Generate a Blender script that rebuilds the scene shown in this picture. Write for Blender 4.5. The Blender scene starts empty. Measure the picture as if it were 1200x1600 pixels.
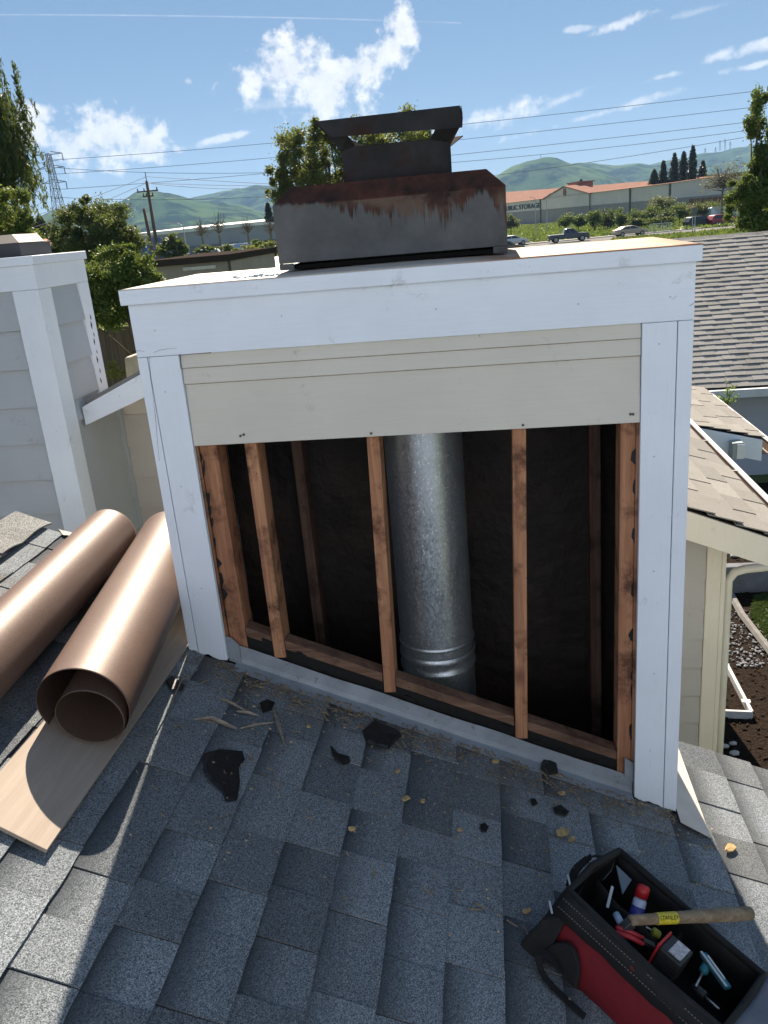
import bpy, bmesh, math, random
import numpy as np
from mathutils import Vector, Matrix
random.seed(7); RNG = np.random.default_rng(11)
SC = bpy.context.scene; COL = SC.collection
R = math.radians

# ------------------------------------------------------------------ camera
FPX = 1312.86                                   # focal length in pixels of a 1200 px wide frame
CAM = np.array([1.0515, -2.4302, 0.1165])
cam_r = np.array([0.99020463, 0.11273991, -0.08236814])
cam_u = np.array([0.04064838, 0.33160588, 0.94254191])
cam_f = np.array([-0.13357585, 0.93665749, -0.32377498])
cd = bpy.data.cameras.new('camera'); cam = bpy.data.objects.new('camera', cd); COL.objects.link(cam)
cd.sensor_fit = 'HORIZONTAL'; cd.sensor_width = 36; cd.lens = FPX / 1200 * 36
cd.clip_start = 0.05; cd.clip_end = 20000
cam.matrix_world = Matrix(((cam_r[0], cam_u[0], -cam_f[0], CAM[0]), (cam_r[1], cam_u[1], -cam_f[1], CAM[1]),
                           (cam_r[2], cam_u[2], -cam_f[2], CAM[2]), (0, 0, 0, 1)))
SC.camera = cam
SC.render.resolution_x = 768; SC.render.resolution_y = 1024
SC.cycles.use_denoising = True
SC.cycles.max_bounces = 8; SC.cycles.volume_bounces = 0; SC.cycles.transparent_max_bounces = 12
SC.cycles.caustics_reflective = False; SC.cycles.caustics_refractive = False
SC.cycles.sample_clamp_indirect = 6.0

# ------------------------------------------------------------------ light
HAZE_DENSITY = 0.0001
SUN_EL, SUN_AZ = 40.0, -7.8                     # azimuth from +Y, positive towards +X
SC.view_settings.view_transform = 'Standard'; SC.view_settings.look = 'None'
SC.view_settings.exposure = 1.64; SC.view_settings.gamma = 1.0
SC.view_settings.use_curve_mapping = False
SUN_STRENGTH, SKY_STRENGTH = 4.3, 0.12
sd = Vector((math.sin(R(SUN_AZ)) * math.cos(R(SUN_EL)), math.cos(R(SUN_AZ)) * math.cos(R(SUN_EL)), math.sin(R(SUN_EL))))
sl = bpy.data.lights.new('sun', 'SUN'); sl.energy = SUN_STRENGTH; sl.angle = R(0.53); sl.color = (1.0, 0.87, 0.70)
so = bpy.data.objects.new('sun', sl); COL.objects.link(so)
so.rotation_euler = sd.to_track_quat('Z', 'Y').to_euler(); so.location = (-20, 40, 60)

def ray(u, v):
    return cam_f + cam_r * (u - 600) / FPX + cam_u * (800 - v) / FPX
def direction(u, v):
    d = ray(u, v); return d / np.linalg.norm(d)
def at(u, v, Y):
    d = ray(u, v); return CAM + d * (Y - CAM[1]) / d[1]
GZ = -4.6                                        # the street and yards
SLOPE, ZR = 0.4051, -1.1944                      # our roof: z = ZR - SLOPE * x
def rz(x): return ZR - SLOPE * x
def on_roof(u, v, h=0.0):
    d = ray(u, v); n = np.array([SLOPE, 0, 1.0]); return CAM + d * ((ZR + h) - n @ CAM) / (n @ d)

# ---- world: physical sky with the clouds that stand in it
W = bpy.data.worlds.new('World'); SC.world = W; W.use_nodes = True
W.cycles.sampling_method = 'MANUAL'; W.cycles.sample_map_resolution = 256
nt = W.node_tree; N = nt.nodes; L = nt.links; N.clear()
def wn(t, **k):
    n = N.new(t)
    for a, b in k.items(): setattr(n, a, b)
    return n
def wmath(op, a, b=None, c=None, clamp=False):
    n = wn('ShaderNodeMath', operation=op, use_clamp=clamp)
    for i, x in enumerate((a, b, c)):
        if x is None: continue
        if isinstance(x, (int, float)): n.inputs[i].default_value = x
        else: L.new(x, n.inputs[i])
    return n.outputs[0]
out = wn('ShaderNodeOutputWorld'); bg = wn('ShaderNodeBackground'); L.new(bg.outputs[0], out.inputs[0])
bg.inputs[1].default_value = SKY_STRENGTH
sky = wn('ShaderNodeTexSky', sky_type='NISHITA', sun_disc=False)
sky.sun_elevation = R(SUN_EL); sky.sun_rotation = R(SUN_AZ); sky.altitude = 0
sky.air_density = 0.6; sky.dust_density = 0.0; sky.ozone_density = 5.0
tc = wn('ShaderNodeTexCoord'); sep = wn('ShaderNodeSeparateXYZ'); L.new(tc.outputs['Generated'], sep.inputs[0])
az = wmath('ARCTAN2', sep.outputs[0], sep.outputs[1]); el = wmath('ARCSINE', sep.outputs[2])
def wnoise(scale, detail, rough, stretch=(1, 1, 1)):
    mp = wn('ShaderNodeMapping'); mp.inputs['Scale'].default_value = stretch; L.new(tc.outputs['Generated'], mp.inputs[0])
    n = wn('ShaderNodeTexNoise'); n.inputs['Scale'].default_value = scale; n.inputs['Detail'].default_value = detail
    n.inputs['Roughness'].default_value = rough; L.new(mp.outputs[0], n.inputs['Vector']); return n.outputs[0]
n1 = wnoise(34, 7, 0.62); n2 = wnoise(11, 6, 0.6, (1, 1, 3.2)); n3 = wnoise(90, 5, 0.6)
puff = wmath('ADD', wmath('MULTIPLY', wmath('SUBTRACT', n1, 0.5), 2.9), wmath('MULTIPLY', wmath('SUBTRACT', n3, 0.5), 1.1))
wisp = wmath('ADD', wmath('MULTIPLY', wmath('SUBTRACT', n2, 0.5), 3.2), wmath('ADD', wmath('MULTIPLY', wmath('SUBTRACT', n1, 0.5), 2.6), wmath('MULTIPLY', wmath('SUBTRACT', n3, 0.5), 1.6)))
def cloud(px, py, w, h, tilt=0.0, soft=False, strength=1.0, edge=0.55):
    d = direction(px, py); a0 = math.atan2(d[0], d[1]); e0 = math.asin(d[2]); k = 1 / FPX
    da = wmath('SUBTRACT', az, a0); de = wmath('SUBTRACT', el, e0)
    c, s = math.cos(R(tilt)), math.sin(R(tilt))
    x = wmath('ADD', wmath('MULTIPLY', da, c / (w * k)), wmath('MULTIPLY', de, s / (w * k)))
    y = wmath('ADD', wmath('MULTIPLY', da, -s / (h * k)), wmath('MULTIPLY', de, c / (h * k)))
    r = wmath('SQRT', wmath('ADD', wmath('MULTIPLY', x, x), wmath('MULTIPLY', y, y)))
    m = wmath('ADD', wmath('SUBTRACT', 1.0, r), wisp if soft else puff)
    return wmath('MULTIPLY', wmath('DIVIDE', m, edge, clamp=True), strength)
clouds = [cloud(438, 108, 74, 40, 8), cloud(505, 142, 66, 46, 0), cloud(552, 108, 60, 28, 15), cloud(602, 82, 56, 27, 40), cloud(630, 48, 34, 30, 45),
          cloud(64, 178, 30, 15, -18), cloud(58, 208, 30, 24, -35), cloud(112, 224, 40, 36, 0), cloud(170, 215, 70, 40, 5), cloud(226, 230, 42, 22, 0), cloud(252, 205, 17, 12, 30),
          cloud(293, 126, 8, 8, 0, strength=.7), cloud(278, 233, 9, 8, 0, strength=.8),
          cloud(360, 213, 75, 5, 9, True, .75, .8), cloud(770, 182, 80, 13, 8, True, 1, .9), cloud(880, 155, 60, 6, 17, True, .7, .9), cloud(920, 182, 100, 5, 9, True, .7, .9),
          cloud(975, 36, 40, 6, 12, True, .8, .9), cloud(905, 45, 20, 4, 0, True, .5, .8), cloud(1120, 88, 22, 6, 10, True, .75, .9), cloud(1180, 76, 30, 7, 8, True, .8, .9),
          cloud(1175, 103, 32, 4, 5, True, .7, .8), cloud(1040, 118, 30, 4, 8, True, .6, .8), cloud(1100, 15, 30, 4, 5, True, .35, .9), cloud(420, 165, 60, 10, 5, True, .35, .9)]
# the old vapour trail: a thin straight streak across the upper sky
d1, d2 = direction(0, 23), direction(720, 36)
a1, e1 = math.atan2(d1[0], d1[1]), math.asin(d1[2]); a2, e2 = math.atan2(d2[0], d2[1]), math.asin(d2[2])
tt = wmath('DIVIDE', wmath('SUBTRACT', az, a1), a2 - a1)
dm, = [direction(360, 26)]; am, em = math.atan2(dm[0], dm[1]), math.asin(dm[2]); tm = (am - a1) / (a2 - a1)
sag = (em - (e1 + (e2 - e1) * tm)) / (tm * (1 - tm))
line = wmath('ADD', wmath('ADD', wmath('MULTIPLY', tt, e2 - e1), e1), wmath('MULTIPLY', wmath('MULTIPLY', tt, wmath('SUBTRACT', 1.0, tt)), sag))
trail = wmath('SUBTRACT', 1.0, wmath('DIVIDE', wmath('ABSOLUTE', wmath('SUBTRACT', el, line)), 1.25 / FPX), clamp=True)
trail = wmath('MULTIPLY', trail, wmath('MULTIPLY', wmath('LESS_THAN', tt, 1.0), wmath('MULTIPLY', n1, 0.6)))
clouds.append(trail)
# unseen cumulus added over the rest of the sky to raise ambient light
n4 = wnoise(6.5, 6, 0.6)
away = wmath('MAXIMUM', wmath('DIVIDE', wmath('SUBTRACT', wmath('ABSOLUTE', az), 0.62), 0.25, clamp=True), wmath('DIVIDE', wmath('SUBTRACT', el, 0.33), 0.2, clamp=True))
clouds.append(wmath('MULTIPLY', away, wmath('MULTIPLY', wmath('GREATER_THAN', el, 0.0), wmath('DIVIDE', wmath('SUBTRACT', n4, 0.575), 0.07, clamp=True))))
m = clouds[0]
for c_ in clouds[1:]: m = wmath('MAXIMUM', m, c_)
shade = wn('ShaderNodeValToRGB'); L.new(wmath('ADD', wmath('MULTIPLY', n1, 0.7), wmath('MULTIPLY', n3, 0.3)), shade.inputs[0])
shade.color_ramp.elements[0].position = .3; shade.color_ramp.elements[0].color = (1.85, 2.0, 2.3, 1)
shade.color_ramp.elements[1].position = .62; shade.color_ramp.elements[1].color = (2.95, 2.95, 2.95, 1)
cm = wn('ShaderNodeMix', data_type='RGBA'); L.new(m, cm.inputs[0])
SKY_MIX = cm
# the camera's tone curve flattens the sky from horizon to zenith: gamma, then the blue put back
gm = wn('ShaderNodeGamma'); gm.inputs[1].default_value = 0.42; L.new(sky.outputs[0], gm.inputs[0])
hs = wn('ShaderNodeHueSaturation'); hs.inputs['Saturation'].default_value = 1.45; hs.inputs['Value'].default_value = 0.74; L.new(gm.outputs[0], hs.inputs['Color'])
L.new(hs.outputs[0], cm.inputs[6]); L.new(shade.outputs[0], cm.inputs[7]); L.new(cm.outputs[2], bg.inputs[0])

# ------------------------------------------------------------------ helpers
def tag(o, label=None, cat=None, group=None, kind=None):
    if label: o['label'] = label
    if cat: o['category'] = cat
    if group: o['group'] = group
    if kind: o['kind'] = kind
    return o
def empty(name, loc=(0, 0, 0), rotz=0.0, label=None, cat=None, group=None):
    o = bpy.data.objects.new(name, None); COL.objects.link(o); o.location = loc; o.rotation_euler = (0, 0, rotz)
    o.empty_display_size = .1
    return tag(o, label, cat, group)
class MB:
    def __init__(s): s.v = []; s.f = []
    def add(s, vs, fs):
        b = len(s.v); s.v += [tuple(map(float, p)) for p in vs]; s.f += [tuple(b + i for i in f) for f in fs]; return s
    def box(s, x0, x1, y0, y1, z0, z1):
        return s.add([(x, y, z) for z in (z0, z1) for x, y in ((x0, y0), (x1, y0), (x1, y1), (x0, y1))],
                     [(3, 2, 1, 0), (4, 5, 6, 7), (0, 1, 5, 4), (1, 2, 6, 5), (2, 3, 7, 6), (3, 0, 4, 7)])
    def prism(s, poly, d):                       # closed 3D polygon swept by vector d
        n = len(poly); d = np.array(d); p = [np.array(q, float) for q in poly]
        return s.add(p + [q + d for q in p], [tuple(range(n))[::-1], tuple(range(n, 2 * n))] + [(i, (i + 1) % n, n + (i + 1) % n, n + i) for i in range(n)])
    def bar(s, a, b, w, h=None, up=(0, 0, 1)):   # square bar from a to b
        a, b = np.array(a, float), np.array(b, float); d = b - a; d /= np.linalg.norm(d); h = h or w
        up = np.array(up, float)
        if abs(d @ up) > .98: up = np.array([1., 0, 0])
        x = np.cross(d, up); x /= np.linalg.norm(x); y = np.cross(x, d)
        q = [x * w / 2 * i + y * h / 2 * j for i, j in ((-1, -1), (1, -1), (1, 1), (-1, 1))]
        return s.add([a + k for k in q] + [b + k for k in q], [(3, 2, 1, 0), (4, 5, 6, 7), (0, 1, 5, 4), (1, 2, 6, 5), (2, 3, 7, 6), (3, 0, 4, 7)])
    def tube(s, pts, r, n=8, cap=True):
        pts = [np.array(p, float) for p in pts]; m = len(pts); rr = r if hasattr(r, '__len__') else [r] * m
        vs = []; px = None
        for i, p in enumerate(pts):
            d = pts[min(i + 1, m - 1)] - pts[max(i - 1, 0)]; d /= (np.linalg.norm(d) + 1e-12)
            if px is None:
                ref = np.array([0, 0, 1.]) if abs(d[2]) < .9 else np.array([1., 0, 0]); px = np.cross(d, ref)
            px = px - d * (px @ d); px /= np.linalg.norm(px); py = np.cross(d, px)
            vs += [p + rr[i] * (px * math.cos(2 * math.pi * k / n) + py * math.sin(2 * math.pi * k / n)) for k in range(n)]
        fs = [(i * n + k, i * n + (k + 1) % n, (i + 1) * n + (k + 1) % n, (i + 1) * n + k) for i in range(m - 1) for k in range(n)]
        if cap: fs += [tuple(range(n))[::-1], tuple((m - 1) * n + k for k in range(n))]
        return s.add(vs, fs)
    def lathe(s, prof, c=(0, 0, 0), n=32):       # (r, z) profile round the vertical through c
        vs = [(c[0] + r * math.cos(2 * math.pi * k / n), c[1] + r * math.sin(2 * math.pi * k / n), c[2] + z) for r, z in prof for k in range(n)]
        return s.add(vs, [(i * n + k, i * n + (k + 1) % n, (i + 1) * n + (k + 1) % n, (i + 1) * n + k) for i in range(len(prof) - 1) for k in range(n)])
    def blob(s, c, r, jit=.25, sub=1, sq=(1, 1, 1)):
        bm = bmesh.new(); bmesh.ops.create_icosphere(bm, subdivisions=sub, radius=1)
        vs = [np.array(c) + r * np.array(v.co) * np.array(sq) * (1 + random.uniform(-jit, jit)) for v in bm.verts]
        fs = [tuple(v.index for v in f.verts) for f in bm.faces]; bm.free(); return s.add(vs, fs)
    def build(s, name, m, parent=None, smooth=False, bevel=0, loc=None):
        me = bpy.data.meshes.new(name); me.from_pydata(s.v, [], s.f); me.validate(); me.update()
        if m is not None: me.materials.append(m)
        if smooth: me.polygons.foreach_set('use_smooth', [True] * len(me.polygons))
        o = bpy.data.objects.new(name, me); COL.objects.link(o)
        if bevel:
            b = o.modifiers.new('bevel', 'BEVEL'); b.width = bevel; b.segments = 2; b.limit_method = 'ANGLE'; b.angle_limit = R(40)
        if loc is not None: o.location = loc
        if parent is not None:
            o.parent = parent; o.matrix_parent_inverse = Matrix.Identity(4)
        return o
def local(parent):                               # builder in world coordinates for a child of an unrotated Empty
    return np.array(parent.location)
def part(mb, name, m, parent, **k):              # mesh given in world coordinates, child of an unrotated parent at parent.location
    root = parent
    off = np.zeros(3)
    while root is not None: off += np.array(root.location); root = root.parent
    mb.v = [tuple(np.array(p) - off) for p in mb.v]
    return mb.build(name, m, parent, **k)
def roughen(o, cuts, amp, scale=8.0):            # small waviness so that edges are not ruler straight
    bm = bmesh.new(); bm.from_mesh(o.data); bmesh.ops.subdivide_edges(bm, edges=bm.edges[:], cuts=cuts, use_grid_fill=True)
    ph = random.uniform(0, 50)
    for v in bm.verts:
        p = v.co * scale
        v.co += amp * Vector((math.sin(p.y * 1.3 + p.z * 1.1 + ph), math.sin(p.x * 1.7 + p.z + ph * 2), math.sin(p.x * 1.1 + p.y * .9 + ph * 3)))
    bm.to_mesh(o.data); bm.free(); return o

# ------------------------------------------------------------------ materials
class NT:
    def __init__(s, name):
        s.m = bpy.data.materials.new(name); s.m.use_nodes = True; s.t = s.m.node_tree; s.b = s.t.nodes['Principled BSDF']
        s.geo = s.t.nodes.new('ShaderNodeNewGeometry'); s.pos = s.geo.outputs['Position']
    def n(s, t, **k):
        x = s.t.nodes.new(t)
        for a, b in k.items(): setattr(x, a, b)
        return x
    def l(s, a, b): s.t.links.new(a, b)
    def put(s, sock, x):
        if isinstance(x, (int, float)): sock.default_value = x
        elif isinstance(x, (tuple, list)): sock.default_value = (*x, 1) if len(x) == 3 and len(sock.default_value) == 4 else x
        else: s.l(x, sock)
    def map(s, scale=(1, 1, 1), vec=None, loc=(0, 0, 0), rot=(0, 0, 0)):
        m = s.n('ShaderNodeMapping'); m.inputs['Scale'].default_value = scale; m.inputs['Location'].default_value = loc; m.inputs['Rotation'].default_value = rot
        s.l(vec or s.pos, m.inputs[0]); return m.outputs[0]
    def noise(s, scale, detail=4, rough=.55, vec=None, dist=0):
        n = s.n('ShaderNodeTexNoise'); n.inputs['Scale'].default_value = scale; n.inputs['Detail'].default_value = detail
        n.inputs['Roughness'].default_value = rough; n.inputs['Distortion'].default_value = dist; s.l(vec or s.pos, n.inputs['Vector']); return n.outputs[0]
    def vor(s, scale, vec=None, out='Color', feature='F1'):
        n = s.n('ShaderNodeTexVoronoi', feature=feature); n.inputs['Scale'].default_value = scale; s.l(vec or s.pos, n.inputs['Vector']); return n.outputs[out]
    def ramp(s, fac, stops):
        r = s.n('ShaderNodeValToRGB'); e = r.color_ramp.elements
        while len(e) < len(stops): e.new(.5)
        for i, (p, c) in enumerate(stops):
            e[i].position = p; e[i].color = (c, c, c, 1) if isinstance(c, (int, float)) else (*c, 1)
        s.l(fac, r.inputs[0]); return r.outputs[0]
    def mix(s, f, a, b, mode='MIX'):
        m = s.n('ShaderNodeMix', data_type='RGBA', blend_type=mode); s.put(m.inputs[0], f); s.put(m.inputs[6], a); s.put(m.inputs[7], b); return m.outputs[2]
    def math(s, op, a, b=0.0, clamp=False):
        m = s.n('ShaderNodeMath', operation=op, use_clamp=clamp); s.put(m.inputs[0], a); s.put(m.inputs[1], b); return m.outputs[0]
    def bump(s, h, strength=.3, dist=.01, prev=None):
        b = s.n('ShaderNodeBump'); b.inputs['Strength'].default_value = strength; b.inputs['Distance'].default_value = dist
        s.l(h, b.inputs['Height'])
        if prev is not None: s.l(prev, b.inputs['Normal'])
        return b.outputs[0]
    def fin(s, col=None, rough=None, metal=None, normal=None, spec=None):
        if col is not None: s.put(s.b.inputs['Base Color'], col)
        if rough is not None: s.put(s.b.inputs['Roughness'], rough)
        if metal is not None: s.put(s.b.inputs['Metallic'], metal)
        if spec is not None: s.put(s.b.inputs['Specular IOR Level'], spec)
        if normal is not None: s.l(normal, s.b.inputs['Normal'])
        return s.m
def mul(c, k): return tuple(min(1, x * k) for x in c)
def simple(name, col, rough=.7, metal=0, var=.12, vs=3.0, bs=0, bd=.004, bstr=.3, spec=.4, stretch=(1, 1, 1), dirt=None, ds=2.0, dth=(.55, .7)):
    if rough >= .84: spec *= .15
    t = NT(name); v = t.map(stretch) if stretch != (1, 1, 1) else None
    c = t.mix(t.ramp(t.noise(vs, 5, .6, v), [(.3, 0.0), (.7, 1.0)]), mul(col, 1 - var), mul(col, 1 + var))
    if dirt: c = t.mix(t.ramp(t.noise(ds, 8, .65), [(dth[0], 0.0), (dth[1], 1.0)]), c, dirt)
    nb = t.bump(t.noise(bs, 5, .6, v), bstr, bd) if bs else None
    return t.fin(c, rough, metal, nb, spec)
def paint(name, col, dirt, axis):                # brushed exterior paint on boards; axis = direction of the boards' grain
    t = NT(name); st = [30, 30, 30]; st[axis] = 1.2
    g = t.noise(6, 6, .65, t.map(tuple(st)))
    blotch = t.ramp(t.noise(3.2, 6, .6), [(.3, 0.0), (.75, 1.0)])
    c = t.mix(blotch, mul(col, .93), mul(col, 1.03))
    c = t.mix(t.ramp(g, [(.25, .3), (.6, 0.0)]), c, mul(col, .82))
    c = t.mix(t.ramp(t.noise(7, 10, .75), [(.6, 0.0), (.74, .55)]), c, dirt)
    c = t.mix(t.ramp(t.vor(70, out='Distance'), [(.02, .8), (.05, 0.0)]), c, c)
    speck = t.ramp(t.noise(60, 3, .5), [(.76, 0.0), (.8, .7)])
    c = t.mix(speck, c, mul(dirt, .4))
    nb = t.bump(g, .45, .0015); nb = t.bump(t.noise(14, 4), .18, .004, nb)
    return t.fin(c, .55, 0, nb, .35)
def wood(name, col, dark, axis, ring=40, rough=.8, stain=None, knots=True):
    t = NT(name); st = [1, 1, 1]; st[axis] = .045
    v = t.map(tuple(st)); g = t.noise(ring, 6, .6, v, .6)
    fine = t.noise(ring * 5, 3, .6, v)
    c = t.mix(t.ramp(g, [(.35, 0.0), (.65, 1.0)]), dark, col)
    c = t.mix(t.ramp(fine, [(.3, .45), (.6, 0.0)]), c, dark)
    if stain: c = t.mix(t.ramp(t.noise(7, 7, .7), [(.5, 0.0), (.64, .9)]), c, stain)
    if stain: c = t.mix(t.ramp(t.noise(23, 6, .75), [(.63, 0.0), (.68, .95)]), c, (.012, .01, .009))
    kn = t.ramp(t.vor(3.3, t.map((1, 1, .5)), 'Distance'), [(.03, .8), (.09, 0.0)])
    if knots: c = t.mix(kn, c, mul(dark, .35))
    return t.fin(c, rough, 0, t.bump(fine, .3, .0015), .25)
M = {}
M['trim'] = paint('white_trim_paint', (.77, .83, .93), (.22, .2, .17), 2)
M['trim_x'] = paint('white_trim_paint_horizontal', (.77, .83, .93), (.24, .21, .17), 0)
M['siding'] = paint('greige_siding_paint', (.62, .595, .535), (.16, .13, .1), 0)
M['siding_grey'] = paint('grey_siding_paint', (.43, .46, .505), (.2, .18, .16), 0)
M['siding_side'] = paint('grey_siding_paint_side', (.4, .44, .49), (.2, .18, .16), 1)
M['siding_beige'] = paint('grey_beige_siding', (.5, .485, .46), (.2, .18, .16), 0)
M['cream'] = paint('cream_trim_paint', (.82, .765, .65), (.3, .26, .2), 2)
M['stud'] = wood('stud_fir', (.52, .27, .15), (.28, .125, .07), 2, 42, .8, (.09, .04, .025))
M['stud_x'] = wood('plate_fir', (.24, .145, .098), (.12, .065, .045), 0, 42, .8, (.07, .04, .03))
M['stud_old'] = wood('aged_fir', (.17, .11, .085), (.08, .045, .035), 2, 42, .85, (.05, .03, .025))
M['plank'] = wood('plank_wood', (.36, .3, .25), (.3, .245, .2), 1, 55, .75, None, False)
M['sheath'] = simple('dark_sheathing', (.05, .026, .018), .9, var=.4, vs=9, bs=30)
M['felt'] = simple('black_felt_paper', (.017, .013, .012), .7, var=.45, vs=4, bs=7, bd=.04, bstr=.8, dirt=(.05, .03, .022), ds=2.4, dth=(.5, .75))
M['tar'] = simple('roof_tar', (.008, .008, .009), .5, var=.4, vs=30, bs=60, bd=.004, bstr=.6)
M['dark_gap'] = simple('dark_underside', (.01, .01, .01), .9)
M['nail'] = simple('nail_metal', (.10, .09, .08), .5, .6)

def m_flash():
    t = NT('flashing_metal'); c = t.mix(t.ramp(t.noise(9, 6, .65), [(.3, 0.0), (.7, 1.0)]), (.24, .27, .31), (.36, .4, .45))
    c = t.mix(t.ramp(t.noise(22, 7, .7), [(.6, 0.0), (.7, .9)]), c, (.14, .12, .1))
    return t.fin(c, .55, .35, t.bump(t.noise(18, 4), .2, .004))
M['flash'] = m_flash()
def m_galv():
    t = NT('galvanized_steel')
    v = t.map((1, 1, .62)); sp = t.vor(170, v, 'Color'); bw = t.n('ShaderNodeRGBToBW'); t.l(sp, bw.inputs[0])
    sp2 = t.vor(400, v, 'Color'); bw2 = t.n('ShaderNodeRGBToBW'); t.l(sp2, bw2.inputs[0])
    k = t.math('ADD', t.math('MULTIPLY', bw.outputs[0], .6), t.math('MULTIPLY', bw2.outputs[0], .4))
    c = t.mix(t.ramp(k, [(.25, 0.0), (.75, 1.0)]), (.37, .41, .46), (.5, .55, .6))
    bright = t.ramp(t.noise(150, 4, .75, v), [(.585, 0.0), (.63, .95)])
    c = t.mix(bright, c, (.85, .87, .88))
    r = t.ramp(k, [(.2, .28), (.8, .5)])
    d = t.ramp(t.noise(3, 6, .6), [(.4, 0.0), (.8, .5)]); c = t.mix(d, c, (.2, .23, .26))
    return t.fin(c, r, .82, t.bump(t.noise(4, 3), .25, .02))
M['galv'] = m_galv()
def m_bronze():
    t = NT('brown_coil_metal')
    sp = t.ramp(t.noise(430, 3, .7), [(.38, 0.0), (.62, 1.0)])
    c = t.mix(sp, (.058, .033, .025), (.165, .1, .076))
    c = t.mix(t.ramp(t.noise(3, 5, .6), [(.3, 0.0), (.8, .25)]), c, (.24, .18, .15))
    return t.fin(c, .52, .1, t.bump(t.noise(480, 2), .35, .0006), .5)
M['bronze'] = m_bronze()
def m_rust():                                    # shroud: grey steel, rust on the hip running down over the fold in drips
    t = NT('rusting_grey_steel'); sx = t.n('ShaderNodeSeparateXYZ'); t.l(t.pos, sx.inputs[0]); x, y, z = sx.outputs
    hv = t.n('ShaderNodeCombineXYZ'); t.l(x, hv.inputs[0]); t.l(y, hv.inputs[1])
    drip = t.noise(38, 7, .8, hv.outputs[0]); big = t.noise(4.5, 3, .5, hv.outputs[0])
    fine = t.noise(90, 4, .7)
    xn = t.math('DIVIDE', t.math('SUBTRACT', x, .44), .68)
    bias = t.ramp(xn, [(0, .02), (.2, .045), (.45, .11), (.75, .15), (.9, .045), (.97, .17)])
    edge = t.math('SUBTRACT', .2, t.math('MULTIPLY', t.math('MULTIPLY', t.math('SUBTRACT', drip, .3), 2.6), bias))
    rust = t.math('MULTIPLY', t.math('SUBTRACT', z, edge), 90, True)
    upper = t.math('SUBTRACT', 1.0, t.math('MULTIPLY', t.math('SUBTRACT', z, .243), 120, True))
    rust = t.math('MULTIPLY', rust, upper)
    patch = t.math('MULTIPLY', t.ramp(t.noise(13, 7, .7), [(.55, 0.0), (.68, .55)]), t.math('GREATER_THAN', z, .17))
    rust = t.math('MAXIMUM', rust, patch)
    steel = t.mix(t.ramp(t.noise(7, 6, .65), [(.3, 0.0), (.7, 1.0)]), (.075, .08, .085), (.12, .126, .132))
    rc = t.mix(t.ramp(t.noise(14, 8, .72), [(.36, 0.0), (.52, .5), (.68, 1.0)]), (.016, .011, .01), (.085, .031, .02))
    pale = t.math('MULTIPLY', t.ramp(t.noise(9, 5, .6), [(.45, 0.0), (.6, .6)]), t.math('LESS_THAN', z, .186))
    rc = t.mix(pale, rc, (.15, .11, .085))
    c = t.mix(rust, steel, rc)
    return t.fin(c, t.ramp(t.noise(20, 4), [(.3, .6), (.7, .85)]), .15, t.bump(t.math('ADD', fine, rust), .3, .002), .3)
M['shroud'] = m_rust()
M['shroud_dark'] = simple('sooty_steel', (.036, .037, .04), .9, 0, spec=.15, var=.3, vs=8, bs=40, dirt=(.045, .02, .015), ds=6, dth=(.5, .68))
M['grime_and_shade'] = simple('lap_shade_line', (.26, .22, .165), .9, var=.4, vs=30)
def m_shingle(name, dark, light, tv=.6, bandk=.8, grime_and_shade=False):
    t = NT(name); oi = t.n('ShaderNodeObjectInfo'); tcn = t.n('ShaderNodeTexCoord'); sx = t.n('ShaderNodeSeparateXYZ'); t.l(tcn.outputs['Object'], sx.inputs[0])
    gr = t.noise(380, 3, .7); gr2 = t.vor(450, out='Color'); bw = t.n('ShaderNodeRGBToBW'); t.l(gr2, bw.inputs[0])
    k = t.math('ADD', t.math('MULTIPLY', gr, .55), t.math('MULTIPLY', bw.outputs[0], .45))
    tone = t.math('ADD', .96 - tv / 2, t.math('MULTIPLY', oi.outputs['Random'], tv))
    # printed shadow band of the laminated tab: darker towards its upper edge, on some tabs only
    band = t.ramp(t.math('DIVIDE', sx.outputs[0], .15), [(.05, 1.0), (.55, 0.0)])
    fr = t.math('FRACT', t.math('MULTIPLY', oi.outputs['Random'], 7.31)); band = t.math('MULTIPLY', band, t.ramp(fr, [(.3, 0.0), (.5, bandk)]))
    c = t.mix(t.ramp(k, [(.32, 0.0), (.5, .36), (.62, .62), (.74, 1.0)]), dark, light)
    c = t.mix(1.0, c, t.mix(0.0, tone, tone), 'MULTIPLY')
    c = t.mix(band, c, mul(dark, .8))
    c = t.mix(t.ramp(t.noise(2.2, 6, .65), [(.5, 0.0), (.8, .35)]), c, (.17, .15, .12))
    if grime_and_shade:                                    # dirt washed against the flashing
        sp_ = t.n('ShaderNodeSeparateXYZ'); t.l(t.pos, sp_.inputs[0])
        g_ = t.math('MULTIPLY', t.ramp(t.math('ADD', sp_.outputs[1], .3), [(.1, 0.0), (.29, .9), (.34, .9), (.4, 0.0)]), t.ramp(t.noise(16, 7, .7), [(.42, 0.0), (.62, 1.0)]))
        g_ = t.math('MULTIPLY', g_, t.math('LESS_THAN', sp_.outputs[0], 1.62)); c = t.mix(g_, c, (.12, .095, .068))
    return t.fin(c, .95, 0, t.bump(k, .7, .0025), .15)
M['shingle'] = m_shingle('asphalt_shingle', (.052, .061, .073), (.37, .405, .435), .65, .8, True)
M['shingle_cap'] = m_shingle('ridge_shingle', (.05, .054, .06), (.5, .51, .5), .3, 0.0)
M['shingle_far'] = m_shingle('neighbour_shingle', (.21, .2, .185), (.38, .365, .34), .26, .25)
M['shingle_big'] = m_shingle('distant_shingle', (.26, .25, .235), (.52, .5, .47), .2, .15)
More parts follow.
